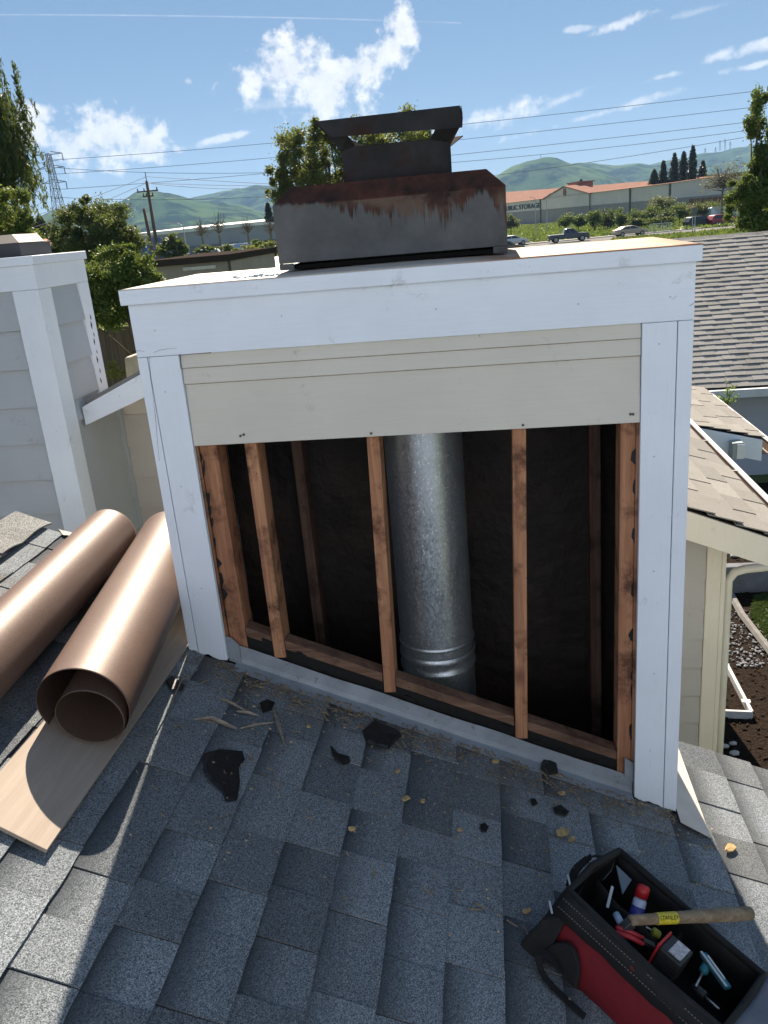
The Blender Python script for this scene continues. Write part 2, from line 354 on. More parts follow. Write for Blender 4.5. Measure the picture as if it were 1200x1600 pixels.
# ------------------------------------------------------------------ the roof we stand on
ANG = math.atan(SLOPE); CA = math.cos(ANG)
RIDGE_X, EAVE_X, RAKE_Y = -.84, 3.6, .50
XW = 1.6077                                       # width of the chase
deck = MB()
def slab(x0, x1, y0, y1, t=.02, off=-.012):
    deck.prism([(x0, y0, rz(x0) + off), (x1, y0, rz(x1) + off), (x1, y1, rz(x1) + off), (x0, y1, rz(x0) + off)], (0, 0, -t))
slab(RIDGE_X, EAVE_X, -4.2, .015); slab(RIDGE_X, .0, .015, RAKE_Y - .02); slab(XW, EAVE_X, .015, RAKE_Y - .02)
zl = lambda x: rz(RIDGE_X) - SLOPE * (RIDGE_X - x)
deck.prism([(-4.6, -4.2, zl(-4.6) - .012), (RIDGE_X, -4.2, zl(RIDGE_X) - .012), (RIDGE_X, RAKE_Y - .02, zl(RIDGE_X) - .012), (-4.6, RAKE_Y - .02, zl(-4.6) - .012)], (0, 0, -.02))
roof = deck.build('roof', M['tar']); tag(roof, kind='structure')
DX = .1385; X0 = .604
SH_MESH = []
def shingle_mesh(w, seed, thick=.0055, ln=DX / CA):
    rr = random.Random(seed); n = 5; mb = MB()
    low = [(ln + rr.uniform(-.0015, .0015), w * i / (n - 1)) for i in range(n)]
    up = [(-.028, w), (-.028, 0)]
    skew = rr.uniform(-.006, .006)
    out = [(x, y + (skew if 0 < i < n - 1 else 0) * 0, ) for i, (x, y) in enumerate(low)] + up
    zt = lambda x: .001 + .0085 * (x + .028) / (ln + .028)
    top = [(x, y, zt(x) + thick * .6) for x, y in out]; bot = [(x, y, zt(x) - thick * .4) for x, y in out]
    k = len(out); mb.add(top + bot, [tuple(range(k)), tuple(range(k, 2 * k))[::-1]] + [(i, k + i, k + (i + 1) % k, (i + 1) % k) for i in range(k)])
    me = bpy.data.meshes.new('shingle'); me.from_pydata(mb.v, [], mb.f); me.update(); return me
WIDTHS = [.135, .15, .165, .18, .2, .225]
VAR = {w: [shingle_mesh(w, int(w * 1000) + j) for j in range(2)] for w in WIDTHS}
for ms in VAR.values():
    for me in ms: me.materials.append(M['shingle'])
def put_shingle(me, x, y, lift, tilt=0.0):
    o = bpy.data.objects.new('shingle', me); COL.objects.link(o); o.parent = roof
    o.location = (x, y, rz(x) - .008 + lift); o.rotation_euler = (0, ANG + tilt, 0); return o
rest = MB(); n_sh = 0
rs = random.Random(3)
for k in range(-10, 22):
    x = X0 + DX * k
    if x < RIDGE_X - .02 or x + DX > EAVE_X + .02: continue
    inside = x + DX > .02 and x < XW - .03
    ymax = .004 if inside else RAKE_Y - .01
    y = ymax - rs.choice(WIDTHS) * rs.random(); first = True; thick = rs.random() < .5
    cells = []
    hi = ymax
    while hi > -4.2:
        w = rs.choice(WIDTHS)
        if first: w = rs.choice(WIDTHS[:3]); first = False
        cells.append((hi - w, w)); hi -= w + .003
    for (y, w) in cells:
        me = rs.choice(VAR[w]); lift = .0036 if thick else 0.0; thick = not thick
        vis = -1.75 < y + w and -.9 < x < 2.55
        if vis and y + w > -1.45 - .1 * max(0, x - 1) * 0 and n_sh < 300:
            put_shingle(me, x, y, lift + rs.uniform(0, .0008), rs.uniform(-.004, .004)); n_sh += 1
        else:
            c, s_ = math.cos(ANG), math.sin(ANG)
            pts = [(x + v.co.x * c + v.co.z * s_, y + v.co.y, rz(x) - .008 + lift - v.co.x * s_ + v.co.z * c) for v in me.vertices]
            rest.add(pts, [tuple(p.vertices) for p in me.polygons])
o = rest.build('shingle_field', M['shingle'], roof); tag(o, kind='stuff')
# ridge caps, the near ones curled up at their lower edge
for i, (y1, ln, curl) in enumerate([(.53, .36, .016), (.2, .36, .012), (-.14, .36, .006), (-.47, .36, .004), (-.8, .36, .004), (-1.13, .36, .004)]):
    mb = MB(); vs = []; n = 9; xs = [-.135, -.07, 0, .06, .115, .14]
    for j in range(n):
        t = j / (n - 1); yy = y1 - ln * t
        for xx in xs:
            base = rz(RIDGE_X + xx) if xx >= 0 else zl(RIDGE_X + xx)
            c = curl * (max(0, xx / .14) ** 2) * (.25 + .75 * abs(math.sin(t * 5.2 + i))) if xx > 0 else 0
            vs.append((RIDGE_X + xx, yy + random.uniform(-.001, .001), base + .012 + .006 * t + c + .004 * (1 - abs(xx) / .14)))
    m_ = len(xs); fs = [(j * m_ + q, (j + 1) * m_ + q, (j + 1) * m_ + q + 1, j * m_ + q + 1) for j in range(n - 1) for q in range(m_ - 1)]
    mb.add(vs, fs); o = mb.build('ridge_cap_shingle', M['shingle_cap'], roof)
    sm = o.modifiers.new('thick', 'SOLIDIFY'); sm.thickness = .006
# two strips of shingle broken off at the ridge corner, and the dark wedge beneath
o = MB().prism([(-.665, .505, rz(-.665) + .006), (-.6, .51, rz(-.6) + .012), (-.57, .485, rz(-.57) + .02), (-.63, .47, rz(-.63) + .008)], (0, 0, .005)).build('shingle', M['tar'], roof)
# rake board and wall of our own gable, eave fascia
mb = MB().prism([(RIDGE_X, RAKE_Y - .045, rz(RIDGE_X) - .03), (-.004, RAKE_Y - .045, rz(-.004) - .03), (-.004, RAKE_Y - .045, rz(-.004) - .2), (RIDGE_X, RAKE_Y - .045, rz(RIDGE_X) - .2)], (0, .022, 0))
mb.build('rake_board', M['trim_x'], roof)
mb = MB().prism([(XW + .004, RAKE_Y - .045, rz(XW) - .033), (EAVE_X, RAKE_Y - .045, rz(EAVE_X) - .03), (EAVE_X, RAKE_Y - .045, rz(EAVE_X) - .2), (XW + .004, RAKE_Y - .045, rz(XW) - .2)], (0, .022, 0))
mb.build('rake_board', M['trim_x'], roof)
mb = MB().prism([(-4.2, .2, GZ), (3.1, .2, GZ), (3.1, .2, rz(3.1) - .05), (RIDGE_X, .2, rz(RIDGE_X) - .05), (-4.2, .2, zl(-4.2) - .05)], (0, .1, 0))
mb.build('gable_wall', M['siding'], roof)
MB().box(3.0, 3.1, -4.2, .19, GZ, rz(3.1) - .05).build('side_wall', M['siding'], roof)
MB().box(-4.2, -4.1, -4.2, .19, GZ, zl(-4.2) - .05).build('side_wall', M['siding'], roof)

# unseen sided wall added behind the camera, bouncing sunlight onto the shaded chase front
UY = -5.4; uw_m = simple('blue_grey_bounce_wall', (.40, .46, .58), .7, var=.05, vs=2)
for i in range(19):
    zt_ = 3.3 - .3 * i
    MB().prism([(-4.6, UY + .004, zt_), (-4.6, UY + .016, zt_ - .3), (-4.6, UY - .06, zt_ - .3), (-4.6, UY - .06, zt_)], (10.6, 0, 0)).build('bounce_wall_board', uw_m, roof)
for x0_ in (-3.2, 3.6):
    w_ = MB().box(x0_, x0_ + 1.1, UY + .017, UY + .05, .6, 2.0).build('bounce_wall_window', M['trim'], roof); MB().box(x0_ + .08, x0_ + 1.02, UY + .051, UY + .056, .68, 1.92).build('pane', simple('bounce_wall_glass', (.03, .035, .04), .1) if x0_ < 0 else bpy.data.materials['bounce_wall_glass'], w_)
MB().prism([(-5.0, UY + .5, 3.32), (6.4, UY + .5, 3.32), (6.4, UY - 3.5, 4.9), (-5.0, UY - 3.5, 4.9)], (0, 0, .12)).build('bounce_wall_roof', M['shingle'], roof)

# ------------------------------------------------------------------ the chimney chase
YB = .68                                           # back of the chase
chase = empty('chimney_chase', (0, 0, 0), 0, 'white trimmed chimney chase with its lower siding stripped off, studs bare', 'chimney chase')
Z0, Z1, Z2, Z3 = 0.0, -.048, -.2025, -.4846
XA, XB = .1295, 1.4699
def cpart(mb, name, m, bevel=.003, parent=None, **k): return mb.build(name, m, parent or chase, bevel=bevel, **k)
def quadboard(x0, x1, ztop0, ztop1, zb0, zb1, y0, y1):   # a board whose ends are cut along the roof
    return MB().prism([(x0, y0, zb0), (x1, y0, zb1), (x1, y0, ztop1), (x0, y0, ztop0)], (0, y1 - y0, 0))
# crown: drip trim all round and the top pan
cpart(MB().box(-.014, XW + .012, -.02, .0, Z1, Z0 - .004), 'cap_trim', M['trim_x'])
cpart(MB().box(-.014, .0, .001, YB + .02, Z1, Z0 - .004), 'cap_trim', M['trim_x'])
cpart(MB().box(XW, XW + .012, .001, YB + .02, Z1, Z0 - .004), 'cap_trim', M['trim_x'])
cpart(MB().box(.001, XW - .001, YB, YB + .02, Z1, Z0 - .004), 'cap_trim', M['trim_x'])
def m_pan():
    t = NT('weathered_top_pan'); sx = t.n('ShaderNodeSeparateXYZ'); t.l(t.pos, sx.inputs[0])
    c = t.mix(t.ramp(t.noise(5, 6, .6), [(.3, 0.0), (.7, 1.0)]), (.5, .45, .38), (.66, .62, .56))
    r = t.math('MULTIPLY', t.ramp(t.noise(2.6, 6, .6), [(.3, 0.0), (.46, 1.0)]), t.ramp(t.math('DIVIDE', sx.outputs[0], 1.6), [(.6, 0.12), (.7, 1.0)]))
    c = t.mix(r, c, (.34, .165, .08))
    return t.fin(c, .6, .1, t.bump(t.noise(7, 4), .3, .01))
M['pan'] = m_pan()
pm = MB(); nx, ny = 24, 12
for j in range(ny + 1):
    for i in range(nx + 1):
        x = -.0135 + (XW + .0255) * i / nx; y = -.0195 + (YB + .039) * j / ny
        b = math.sin(math.pi * i / nx) * math.sin(math.pi * j / ny)
        pm.v.append((x, y, -.0035 + .012 * b + .002 * math.sin(9 * x + 4 * y) * b))
pm.f = [(j * (nx + 1) + i, j * (nx + 1) + i + 1, (j + 1) * (nx + 1) + i + 1, (j + 1) * (nx + 1) + i) for j in range(ny) for i in range(nx)]
o = pm.build('top_pan', M['pan'], chase, smooth=True); o.modifiers.new('t', 'SOLIDIFY').thickness = .003
# frieze and corner boards of the front
cpart(MB().box(0, XW, .0, .019, Z2, Z1 - .0005), 'frieze_board', M['trim_x'], .002)
BG = .006                                          # clearance above the shingles
SXL, SXR = .031, 1.566
def board(x0, x1, name='corner_board', y0=0.0, y1=.019, jag=.006):
    n = 7; bot = [(x0 + (x1 - x0) * i / (n - 1), y0, rz(x0 + (x1 - x0) * i / (n - 1)) + BG + random.uniform(0, jag)) for i in range(n)]
    return cpart(MB().prism(bot + [(x1, y0, Z2 - .0012), (x0, y0, Z2 - .0012)], (0, y1 - y0, 0)), name, M['trim'], .0018)
board(.0, SXL); board(SXL + .0022, XA, jag=.012); board(XB, SXR - .0022, jag=.01); board(SXR, XW)
# hairline cracks in the paint of the left corner and chips at the joint
for uv, r_ in (([(233, 556), (235, 585), (238, 612), (243, 650), (246, 690), (249, 720)], .0007), ([(204, 551), (216, 548), (226, 549)], .0006), ([(240, 551), (250, 547), (262, 545), (277, 544)], .0008), ([(281, 553), (282, 566), (283, 577)], .0022), ([(280, 555), (300, 553), (330, 551)], .0012), ([(1077, 478), (1084, 474)], .0012), ([(1050, 468), (1058, 462)], .0007)):
    cpart(MB().tube([at(u, v, -.0002) for u, v in uv], [r_ * .6 * (.5 + .9 * random.random()) for _ in uv], 5), 'crack', M['dark_gap'], 0)
trim_nails = [(.08, z_) for z_ in (-.3, -.62, -.95)] + [(1.517, z_) for z_ in (-.28, -.6, -.95, -1.3, -1.6)] + [(x_, -.12) for x_ in (.06, .45, .9, 1.3, 1.55)]
for x_, z_ in trim_nails:
    x_ += random.uniform(-.01, .01); z_ += random.uniform(-.02, .02); cpart(MB().tube([(x_, .004, z_), (x_, -.0006, z_)], .0028, 8), 'nail_head', simple('painted_nail', (.5, .52, .55), .6) if 'painted_nail' not in bpy.data.materials else bpy.data.materials['painted_nail'], 0)
# side trims and side siding (returning to the back), back siding
for x0, x1 in ((.0, .019), (XW - .019, XW)):
    cpart(quadboard(x0, x1, Z2, Z2, rz(x0) + BG, rz(x1) + BG, .0195, .11), 'corner_board', M['trim'])
    cpart(MB().box(x0, x1, .0195, YB, Z2 + .001, Z1 - .001), 'frieze_board', M['trim'])
for x0, x1 in ((.0035, .019), (XW - .019, XW - .0035)):
    n = 9; top = Z2; zb = rz(x1) - 1.2
    for i in range(n):
        cpart(MB().box(x0, x1, .111, YB, max(top - .184 * (i + 1), zb) + .003, top - .184 * i), 'siding_board', M['siding_side'], .002)
cpart(MB().box(.019, XW - .019, YB - .016, YB, -2.9, Z1 - .002), 'back_wall', M['siding'])
# front siding: three laps left in place, lower edge of each standing proud of the next
L1, L2 = -.2436, -.2922
for (za, zb, ya, yb) in ((Z2 + .012, L1, .013, .0055), (L1 + .012, L2, .0125, .0055), (L2 + .012, Z3, .0125, .0045)):
    mb = MB().prism([(XA + .0015, ya + .001, za), (XA + .0015, yb, zb), (XA + .0015, yb + .0085, zb), (XA + .0015, ya + .008, za)], (XB - XA - .003, 0, 0))
    sidb = cpart(mb, 'siding_board', M['siding'], .0015)
    if zb > Z3: cpart(MB().box(XA + .002, XB - .002, yb + .004, yb + .0075, zb - .0022, zb - .0002), 'lap_shade_line', M['grime_and_shade'], 0)  # brown strip paints in the shade line, with dirt, under each lap
for u, v in ((376, 681), (381, 679), (580, 677), (817, 664), (989, 647), (985, 647)):
    p = at(u, v, .006); cpart(MB().tube([(p[0], .0095, p[2]), (p[0], .003, p[2])], .0042, 8), 'nail_head', M['nail'], 0, parent=sidb)
# framing
def lean(x0, x1, xb0, xb1, zt, zb, y0, y1, name, m):
    f = lambda a, b, z: a + (b - a) * (zt - z) / (zt - zb)
    return cpart(MB().prism([(xb0, y0, zb), (xb1, y0, zb), (x1, y0, zt), (x0, y0, zt)], (0, y1 - y0, 0)), name, m, .0025)
YS = .03; ZT = -.06
def plate_z(x): return rz(x) + .149
lean(.1345, .1895, .137, .195, ZT, rz(.16) + .03, YS + .006, YS + .095, 'stud', M['stud'])
lean(.284 - .002, .323 - .002, .284, .324, ZT, rz(.3) + .075, YS, YS + .089, 'stud', M['stud'])
lean(.676, .715, .648, .687, ZT, rz(.66) + .082, YS, YS + .089, 'stud', M['stud'])
lean(1.114, 1.155, 1.081, 1.122, ZT, rz(1.1) + .075, YS, YS + .089, 'stud', M['stud'])
lean(1.419, 1.462, 1.417, 1.462, ZT, rz(1.44) + .03, YS + .004, YS + .095, 'stud', M['stud'])
lean(1.463, 1.585, 1.463, 1.585, ZT, rz(1.52) + .03, YS, YS + .03, 'stud', M['stud'])
lean(.024, .1335, .024, .1335, ZT, rz(.1) + .03, YS, YS + .03, 'stud', M['stud'])
pc = [.1965, .282, .326, .646, .689, 1.079, 1.124, 1.4155]
for i in range(0, 8, 2):
    a, b = pc[i], pc[i + 1]
    if i in (2, 4, 0, 6):
        cpart(MB().prism([(a, YS + .003, plate_z(a) - .034), (b, YS + .003, plate_z(b) - .034), (b, YS + .003, plate_z(b)), (a, YS + .003, plate_z(a))], (0, .055, 0)), 'bottom_plate', M['stud_x'], .002)
cpart(MB().prism([(.135, YS + .008, rz(.135) + .02), (1.47, YS + .008, rz(1.47) + .02), (1.47, YS + .008, rz(1.47) + .111), (.135, YS + .008, rz(.135) + .111)], (0, .07, 0)), 'felt_strip', M['tar'], 0)
# old tar and torn felt left along the outer studs and the plate
ts = random.Random(9)
for (u_, v0_, v1_, u1_, n_) in ((312, 702, 980, 354, 10), (994, 672, 1190, 987, 9)):
    for i in range(n_):
        t_ = (i + ts.random()) / n_; uc = u_ + (u1_ - u_) * t_ + ts.uniform(-2, 2); vc_ = v0_ + (v1_ - v0_) * t_; w_, h_ = ts.choice([3, 4, 5, 9]), ts.uniform(8, 22)
        k_ = 7; pts_ = [at(uc + w_ * ts.uniform(.5, 1) * math.cos(2 * math.pi * j / k_), vc_ + h_ * ts.uniform(.5, 1) * math.sin(2 * math.pi * j / k_), YS + (.0035 if u_ < 600 else .0015)) for j in range(k_)]
        cpart(MB().prism(pts_, (0, .004, 0)), 'tar_smear', M['tar'], 0)
for (u_, v_, w_, h_) in ((418, 1003, 14, 5), (470, 1022, 9, 4), (640, 1092, 10, 5), (790, 1140, 16, 9), (845, 1165, 18, 9), (880, 1176, 12, 7), (930, 1192, 10, 4)):
    k_ = 8; pts_ = [at(u_ + w_ * ts.uniform(.6, 1) * math.cos(2 * math.pi * j / k_), v_ + .33 * w_ * math.cos(2 * math.pi * j / k_) + h_ * ts.uniform(.6, 1) * math.sin(2 * math.pi * j / k_), YS + .0015) for j in range(k_)]
    cpart(MB().prism(pts_, (0, .003, 0)), 'tar_smear', M['tar'], 0)
# back studs, lining, a second row at the sides
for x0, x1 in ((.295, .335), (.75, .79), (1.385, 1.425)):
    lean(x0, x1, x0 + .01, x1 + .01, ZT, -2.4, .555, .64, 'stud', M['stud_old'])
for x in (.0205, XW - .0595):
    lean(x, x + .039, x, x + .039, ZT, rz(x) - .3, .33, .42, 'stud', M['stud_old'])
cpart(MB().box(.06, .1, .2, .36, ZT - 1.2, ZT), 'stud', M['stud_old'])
def sheet(name, m, f, nu, nv, amp):
    mb = MB()
    for j in range(nv + 1):
        for i in range(nu + 1):
            p = np.array(f(i / nu, j / nv)); mb.v.append(tuple(p + amp * RNG.normal(0, 1, 3) * np.array([.2, 1, .2])))
    mb.f = [(j * (nu + 1) + i, j * (nu + 1) + i + 1, (j + 1) * (nu + 1) + i + 1, (j + 1) * (nu + 1) + i) for j in range(nv) for i in range(nu)]
    return mb.build(name, m, chase, smooth=True)
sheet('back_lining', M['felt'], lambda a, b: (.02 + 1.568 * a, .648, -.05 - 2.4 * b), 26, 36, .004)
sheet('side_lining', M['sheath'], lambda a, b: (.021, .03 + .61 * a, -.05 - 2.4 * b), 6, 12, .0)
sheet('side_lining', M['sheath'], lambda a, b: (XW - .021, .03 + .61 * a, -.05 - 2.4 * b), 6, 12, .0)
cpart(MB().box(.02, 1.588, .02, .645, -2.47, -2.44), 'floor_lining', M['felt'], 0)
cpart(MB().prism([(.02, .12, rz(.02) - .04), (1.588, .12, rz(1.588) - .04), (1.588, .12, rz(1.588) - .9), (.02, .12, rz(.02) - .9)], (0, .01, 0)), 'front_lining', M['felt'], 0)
# apron flashing along the foot of the front, bent up at the left end
n = 24
mb = MB()
for i in range(n + 1):
    x = .155 + (1.466 - .155) * i / n; w = .0012 * math.sin(i * 1.7)
    for (yy, h) in ((.0, .0095), (.017 + w, .013), (.02 + w, .03), (.023 + w, .075 + .002 * math.sin(i * .9))):
        mb.v.append((x, yy - (.035 if h < .01 else 0), rz(x) + h))
mb.f = [(i * 4 + k, (i + 1) * 4 + k, (i + 1) * 4 + k + 1, i * 4 + k + 1) for i in range(n) for k in range(3)]
o = mb.build('apron_flashing', M['flash'], chase); o.modifiers.new('t', 'SOLIDIFY').thickness = .0015
cpart(MB().prism([(.132, .012, rz(.13) + .01), (.172, .012, rz(.17) + .01), (.172, .012, rz(.17) + .085), (.148, .012, rz(.15) + .105), (.132, .012, rz(.13) + .1)], (0, .002, 0)), 'corner_flashing', M['flash'], 0)
cpart(MB().prism([(1.44, .018, rz(1.44) + .07), (1.468, .018, rz(1.468) + .06), (1.468, .018, rz(1.468) + .135), (1.44, .018, rz(1.44) + .145)], (0, .002, 0)), 'corner_flashing', M['flash'], 0)
def m_sideflash():
    t = NT('painted_side_flashing'); c = t.mix(t.ramp(t.noise(14, 6), [(.3, 0.0), (.7, 1.0)]), (.56, .47, .39), (.66, .57, .49)); return t.fin(c, .6, 0, t.bump(t.noise(20, 4), .15, .003))
M['sideflash'] = m_sideflash()
cpart(MB().prism([(XW + .002, -.06, rz(XW) + .016), (1.70, -.09, rz(1.70) + .016), (1.70, .455, rz(1.70) + .016), (XW + .002, .455, rz(XW) + .016)], (0, 0, .002)), 'side_flashing', M['sideflash'], 0)

# ------------------------------------------------------------------ flue pipe inside the chase
PX, PY, PR = .815, .30, .131
flue = empty('flue_pipe', (PX, PY, -2.4), 0, 'round galvanized steel flue pipe standing inside the open chase', 'flue pipe')
prof = [(PR, 0.0), (PR, .98), (PR + .006, .99), (PR + .006, 1.0), (PR + .001, 1.006), (PR + .001, 1.03), (PR + .006, 1.036), (PR + .007, 1.05), (PR + .002, 1.058)]
MB().lathe(prof, n=56).build('lower_section', M['galv'], flue, smooth=True)
MB().lathe([(PR - .001, 1.056), (PR, 1.07), (PR, 2.32)], n=56).build('upper_section', M['galv'], flue, smooth=True)
MB().lathe([(PR + .0015, 1.085), (PR + .005, 1.09), (PR + .005, 1.097), (PR + .0015, 1.102)], n=56).build('bead', M['galv'], flue, smooth=True)
a0 = R(70); sm = MB().box(-.006, .006, -.0035, 0, 1.11, 2.3).build('seam', M['galv'], flue)
sm.location = (PR * math.cos(a0), PR * math.sin(a0), 0); sm.rotation_euler = (0, 0, a0 + math.pi / 2)

# ------------------------------------------------------------------ rusted chimney shroud on top
SY0, SY1 = .13, .56
shr = empty('chimney_shroud', (0, 0, 0), 0, 'rust-streaked dark steel chimney shroud with flat lid on the chase top', 'chimney shroud')
SXa, SXb = .436, 1.112
def spart(mb, name, bevel=.0015, par=None, m=None): return mb.build(name, m or M['shroud'], par or shr, bevel=bevel)
zt, zb, zh = .19, .027, .2385
spart(MB().box(SXa, SXb, SY0, SY0 + .003, zb, zt), 'skirt_panel'); spart(MB().box(SXa, SXb, SY1 - .003, SY1, zb, zt), 'skirt_panel')
spart(MB().box(SXa, SXa + .003, SY0 + .0035, SY1 - .0035, zb, zt), 'skirt_panel'); spart(MB().box(SXb - .003, SXb, SY0 + .0035, SY1 - .0035, zb, zt), 'skirt_panel')
i_ = .052
P = [(SXa, SY0), (SXb, SY0), (SXb, SY1), (SXa, SY1)]; Q = [(SXa + i_, SY0 + .03), (SXb - i_, SY0 + .03), (SXb - i_, SY1 - .03), (SXa + i_, SY1 - .03)]
mb = MB().add([(x, y, zt + .0005) for x, y in P] + [(x, y, zh) for x, y in Q], [(0, 1, 5, 4), (1, 2, 6, 5), (2, 3, 7, 6), (3, 0, 4, 7), (4, 5, 6, 7)])
o = spart(mb, 'hip_top', 0); o.modifiers.new('t', 'SOLIDIFY').thickness = .002
for x0, x1 in ((SXa, SXa + .045), (SXb - .042, SXb)):
    for y0 in (SY0, SY1 - .04): spart(MB().box(x0, x1, y0 + .001, y0 + .004, .008, zb - .0005).box(x0 if x0 < .8 else x1 - .003, x0 + .003 if x0 < .8 else x1, y0 + .0045, y0 + .04, .008, zb - .0005), 'leg')
spart(MB().box(.585, 1.005, SY0 + .03, SY1 - .03, .0085, .12), 'inner_box', 0, m=M['dark_gap']); spart(MB().box(.458, 1.088, SY0 + .012, SY1 - .012, .0085, .0205), 'base_flange', 0, m=M['dark_gap'])
bx0, bx1, by0, by1, bz = .640, .953, .22, .44, .336
spart(MB().box(bx0, bx1, by0, by0 + .003, zh + .0005, bz), 'collar_panel', m=M['shroud_dark']); spart(MB().box(bx0, bx1, by1 - .003, by1, zh + .0005, bz), 'collar_panel', m=M['shroud_dark'])
spart(MB().box(bx0, bx0 + .003, by0 + .0035, by1 - .0035, zh + .0005, bz), 'collar_panel', m=M['shroud_dark']); spart(MB().box(bx1 - .003, bx1, by0 + .0035, by1 - .0035, zh + .0005, bz), 'collar_panel', m=M['shroud_dark'])
lx0, lx1, ly0, ly1 = .58, .994, .17, .52
# lid: shallow folded pan, its left front corner pulled up to a point
mb = MB().add([(lx0, ly0, .4), (lx1, ly0, .402), (lx1, ly1, .408), (lx0, ly1, .406), (lx0, ly0, .408), (lx1, ly0, .410), (lx1, ly1, .414), (lx0, ly1, .412)], [(3, 2, 1, 0), (4, 5, 6, 7), (0, 1, 5, 4), (1, 2, 6, 5), (2, 3, 7, 6), (3, 0, 4, 7)])
spart(mb, 'lid', m=M['shroud_dark'])
def flare(pts): o_ = spart(MB().add(pts, [(0, 1, 2, 3)]), 'bracket', 0, m=M['shroud_dark']); o_.modifiers.new('t', 'SOLIDIFY').thickness = .003
for yb_, yl_ in ((by0, ly0), (by1, ly1)):
    flare([(bx0, yb_, bz - .01), (bx0 + .042, yb_, bz + .001), (bx0 + .028, yl_, .363), (lx0 + .003, yl_, .405)])
    flare([(bx1, yb_, bz - .01), (bx1 - .048, yb_, bz + .001), (bx1 - .032, yl_, .355), (lx1 - .002, yl_, .358)])
flare([(bx0 - .0005, by0, bz - .004), (bx0 - .0005, by1, bz - .004), (lx0 + .002, ly1, .405), (lx0 + .002, ly0, .405)]); flare([(bx1 + .0005, by0, bz - .004), (bx1 + .0005, by1, bz - .004), (lx1 - .002, ly1, .4), (lx1 - .002, ly0, .4)])
spart(MB().prism([(lx0 + .045, ly0 - .003, .362), (lx1 + .002, ly0 - .003, .3525), (lx1, ly0 - .003, .4095), (lx0 - .001, ly0 - .003, .4075)], (0, .0025, 0)), 'lid_lip', 0, m=M['shroud_dark'])
spart(MB().prism([(lx1 + .0015, ly0, .353), (lx1 + .0015, ly0 + .12, .39), (lx1 + .0015, ly0 + .12, .403), (lx1 + .0015, ly0, .4085)], (.0025, 0, 0)), 'lid_lip', 0, m=M['shroud_dark'])

# pale shards lying on the top pan
sh_m = simple('glassy_shard', (.55, .62, .66), .35, var=.3, vs=60)
for i, (u, v, s_) in enumerate([(366, 434, .010), (372, 435, .008), (383, 434, .007), (392, 433, .009), (400, 432, .011), (409, 431, .012), (418, 431, .010), (426, 431, .008), (434, 430, .008)]):
    d = ray(u, v); p = CAM + d * ((.005 - CAM[2]) / d[2]); s_ = s_ * .8
    o = MB().blob((0, 0, 0), s_, .45, 1, (1.2, 1, .6)).build('glass_shard', sh_m, loc=(p[0], p[1], .004 + s_ * .45)); o.rotation_euler = (0, 0, i)
    tag(o, 'small pale shard lying on the chase top left of the shroud', 'shard', 'pale shards beside the shroud')
# ------------------------------------------------------------------ plank and rolls of brown metal left of the chase
nrm = np.array([SLOPE, 0, 1.0]) / math.hypot(SLOPE, 1)
def lifted(x, y, h): p = np.array([x, y, rz(x)]) + nrm * h; return p
pk = MB()
a, b = lifted(-.208, 0, .0125), lifted(-.008, 0, .0125)
y0, y1 = -.975, .62
pk.add([(a[0], y0 + .035, a[2]), (b[0], y0, b[2]), (b[0], y1, b[2]), (a[0], y1, a[2])] + [tuple(np.array(q) + nrm * .011) for q in [(a[0], y0 + .035, a[2]), (b[0], y0, b[2]), (b[0], y1, b[2]), (a[0], y1, a[2])]],
       [(3, 2, 1, 0), (4, 5, 6, 7), (0, 1, 5, 4), (1, 2, 6, 5), (2, 3, 7, 6), (3, 0, 4, 7)])
tag(pk.build('wood_plank', M['plank'], bevel=.0012), 'long pale wooden board lying on the roof under the brown metal roll', 'plank')
def coil(name, A, B, rx, rzz, turns, inner, telescope, label, start):
    A, B = np.array(A), np.array(B); mb = MB(); n = int(64 * turns)
    for i in range(n + 1):
        t = i / n; th = start - t * turns * 2 * math.pi; k = 1 - (1 - inner) * max(0, t - 1 / turns * .0) ** 1.0 if inner < 1 else 1 - .02 * t
        off = np.array([0., 0, 0])
        if inner < 1: off = np.array([rx * (1 - k) * .55, 0, -rzz * (1 - k) * .95])
        e = np.array([rx * k * math.cos(th), 0, rzz * k * math.sin(th)]) + off
        ya = A + np.array([0, -telescope * t, 0])
        for s_ in (0, .006, .5, .994, 1): mb.v.append(tuple(ya + (B - ya) * s_ + e))
    mb.f = [(5 * i + q, 5 * i + q + 1, 5 * i + q + 6, 5 * i + q + 5) for i in range(n) for q in range(4)]
    o = mb.build(name, M['bronze'], smooth=True); o.modifiers.new('t', 'SOLIDIFY').thickness = .0012
    return tag(o, label, 'metal roll')
r2x, r2z = .137, .121
A2 = lifted(-.112, -.60, .0245) + nrm * r2z; B2 = lifted(-.25, .5, .0245) + nrm * .121
coil('metal_roll', A2, B2, r2x, r2z, 1.75, .56, .02, 'wide brown metal roll with open spiral end on the plank beside the chase', R(215))
A1 = lifted(-.385, -.95, .006) + nrm * .1; B1 = lifted(-.448, .42, .008) + nrm * .1
coil('metal_roll', A1, B1, .1, .1, 1.35, 1, 0, 'narrower brown metal roll lying farther left, up the roof', R(250))

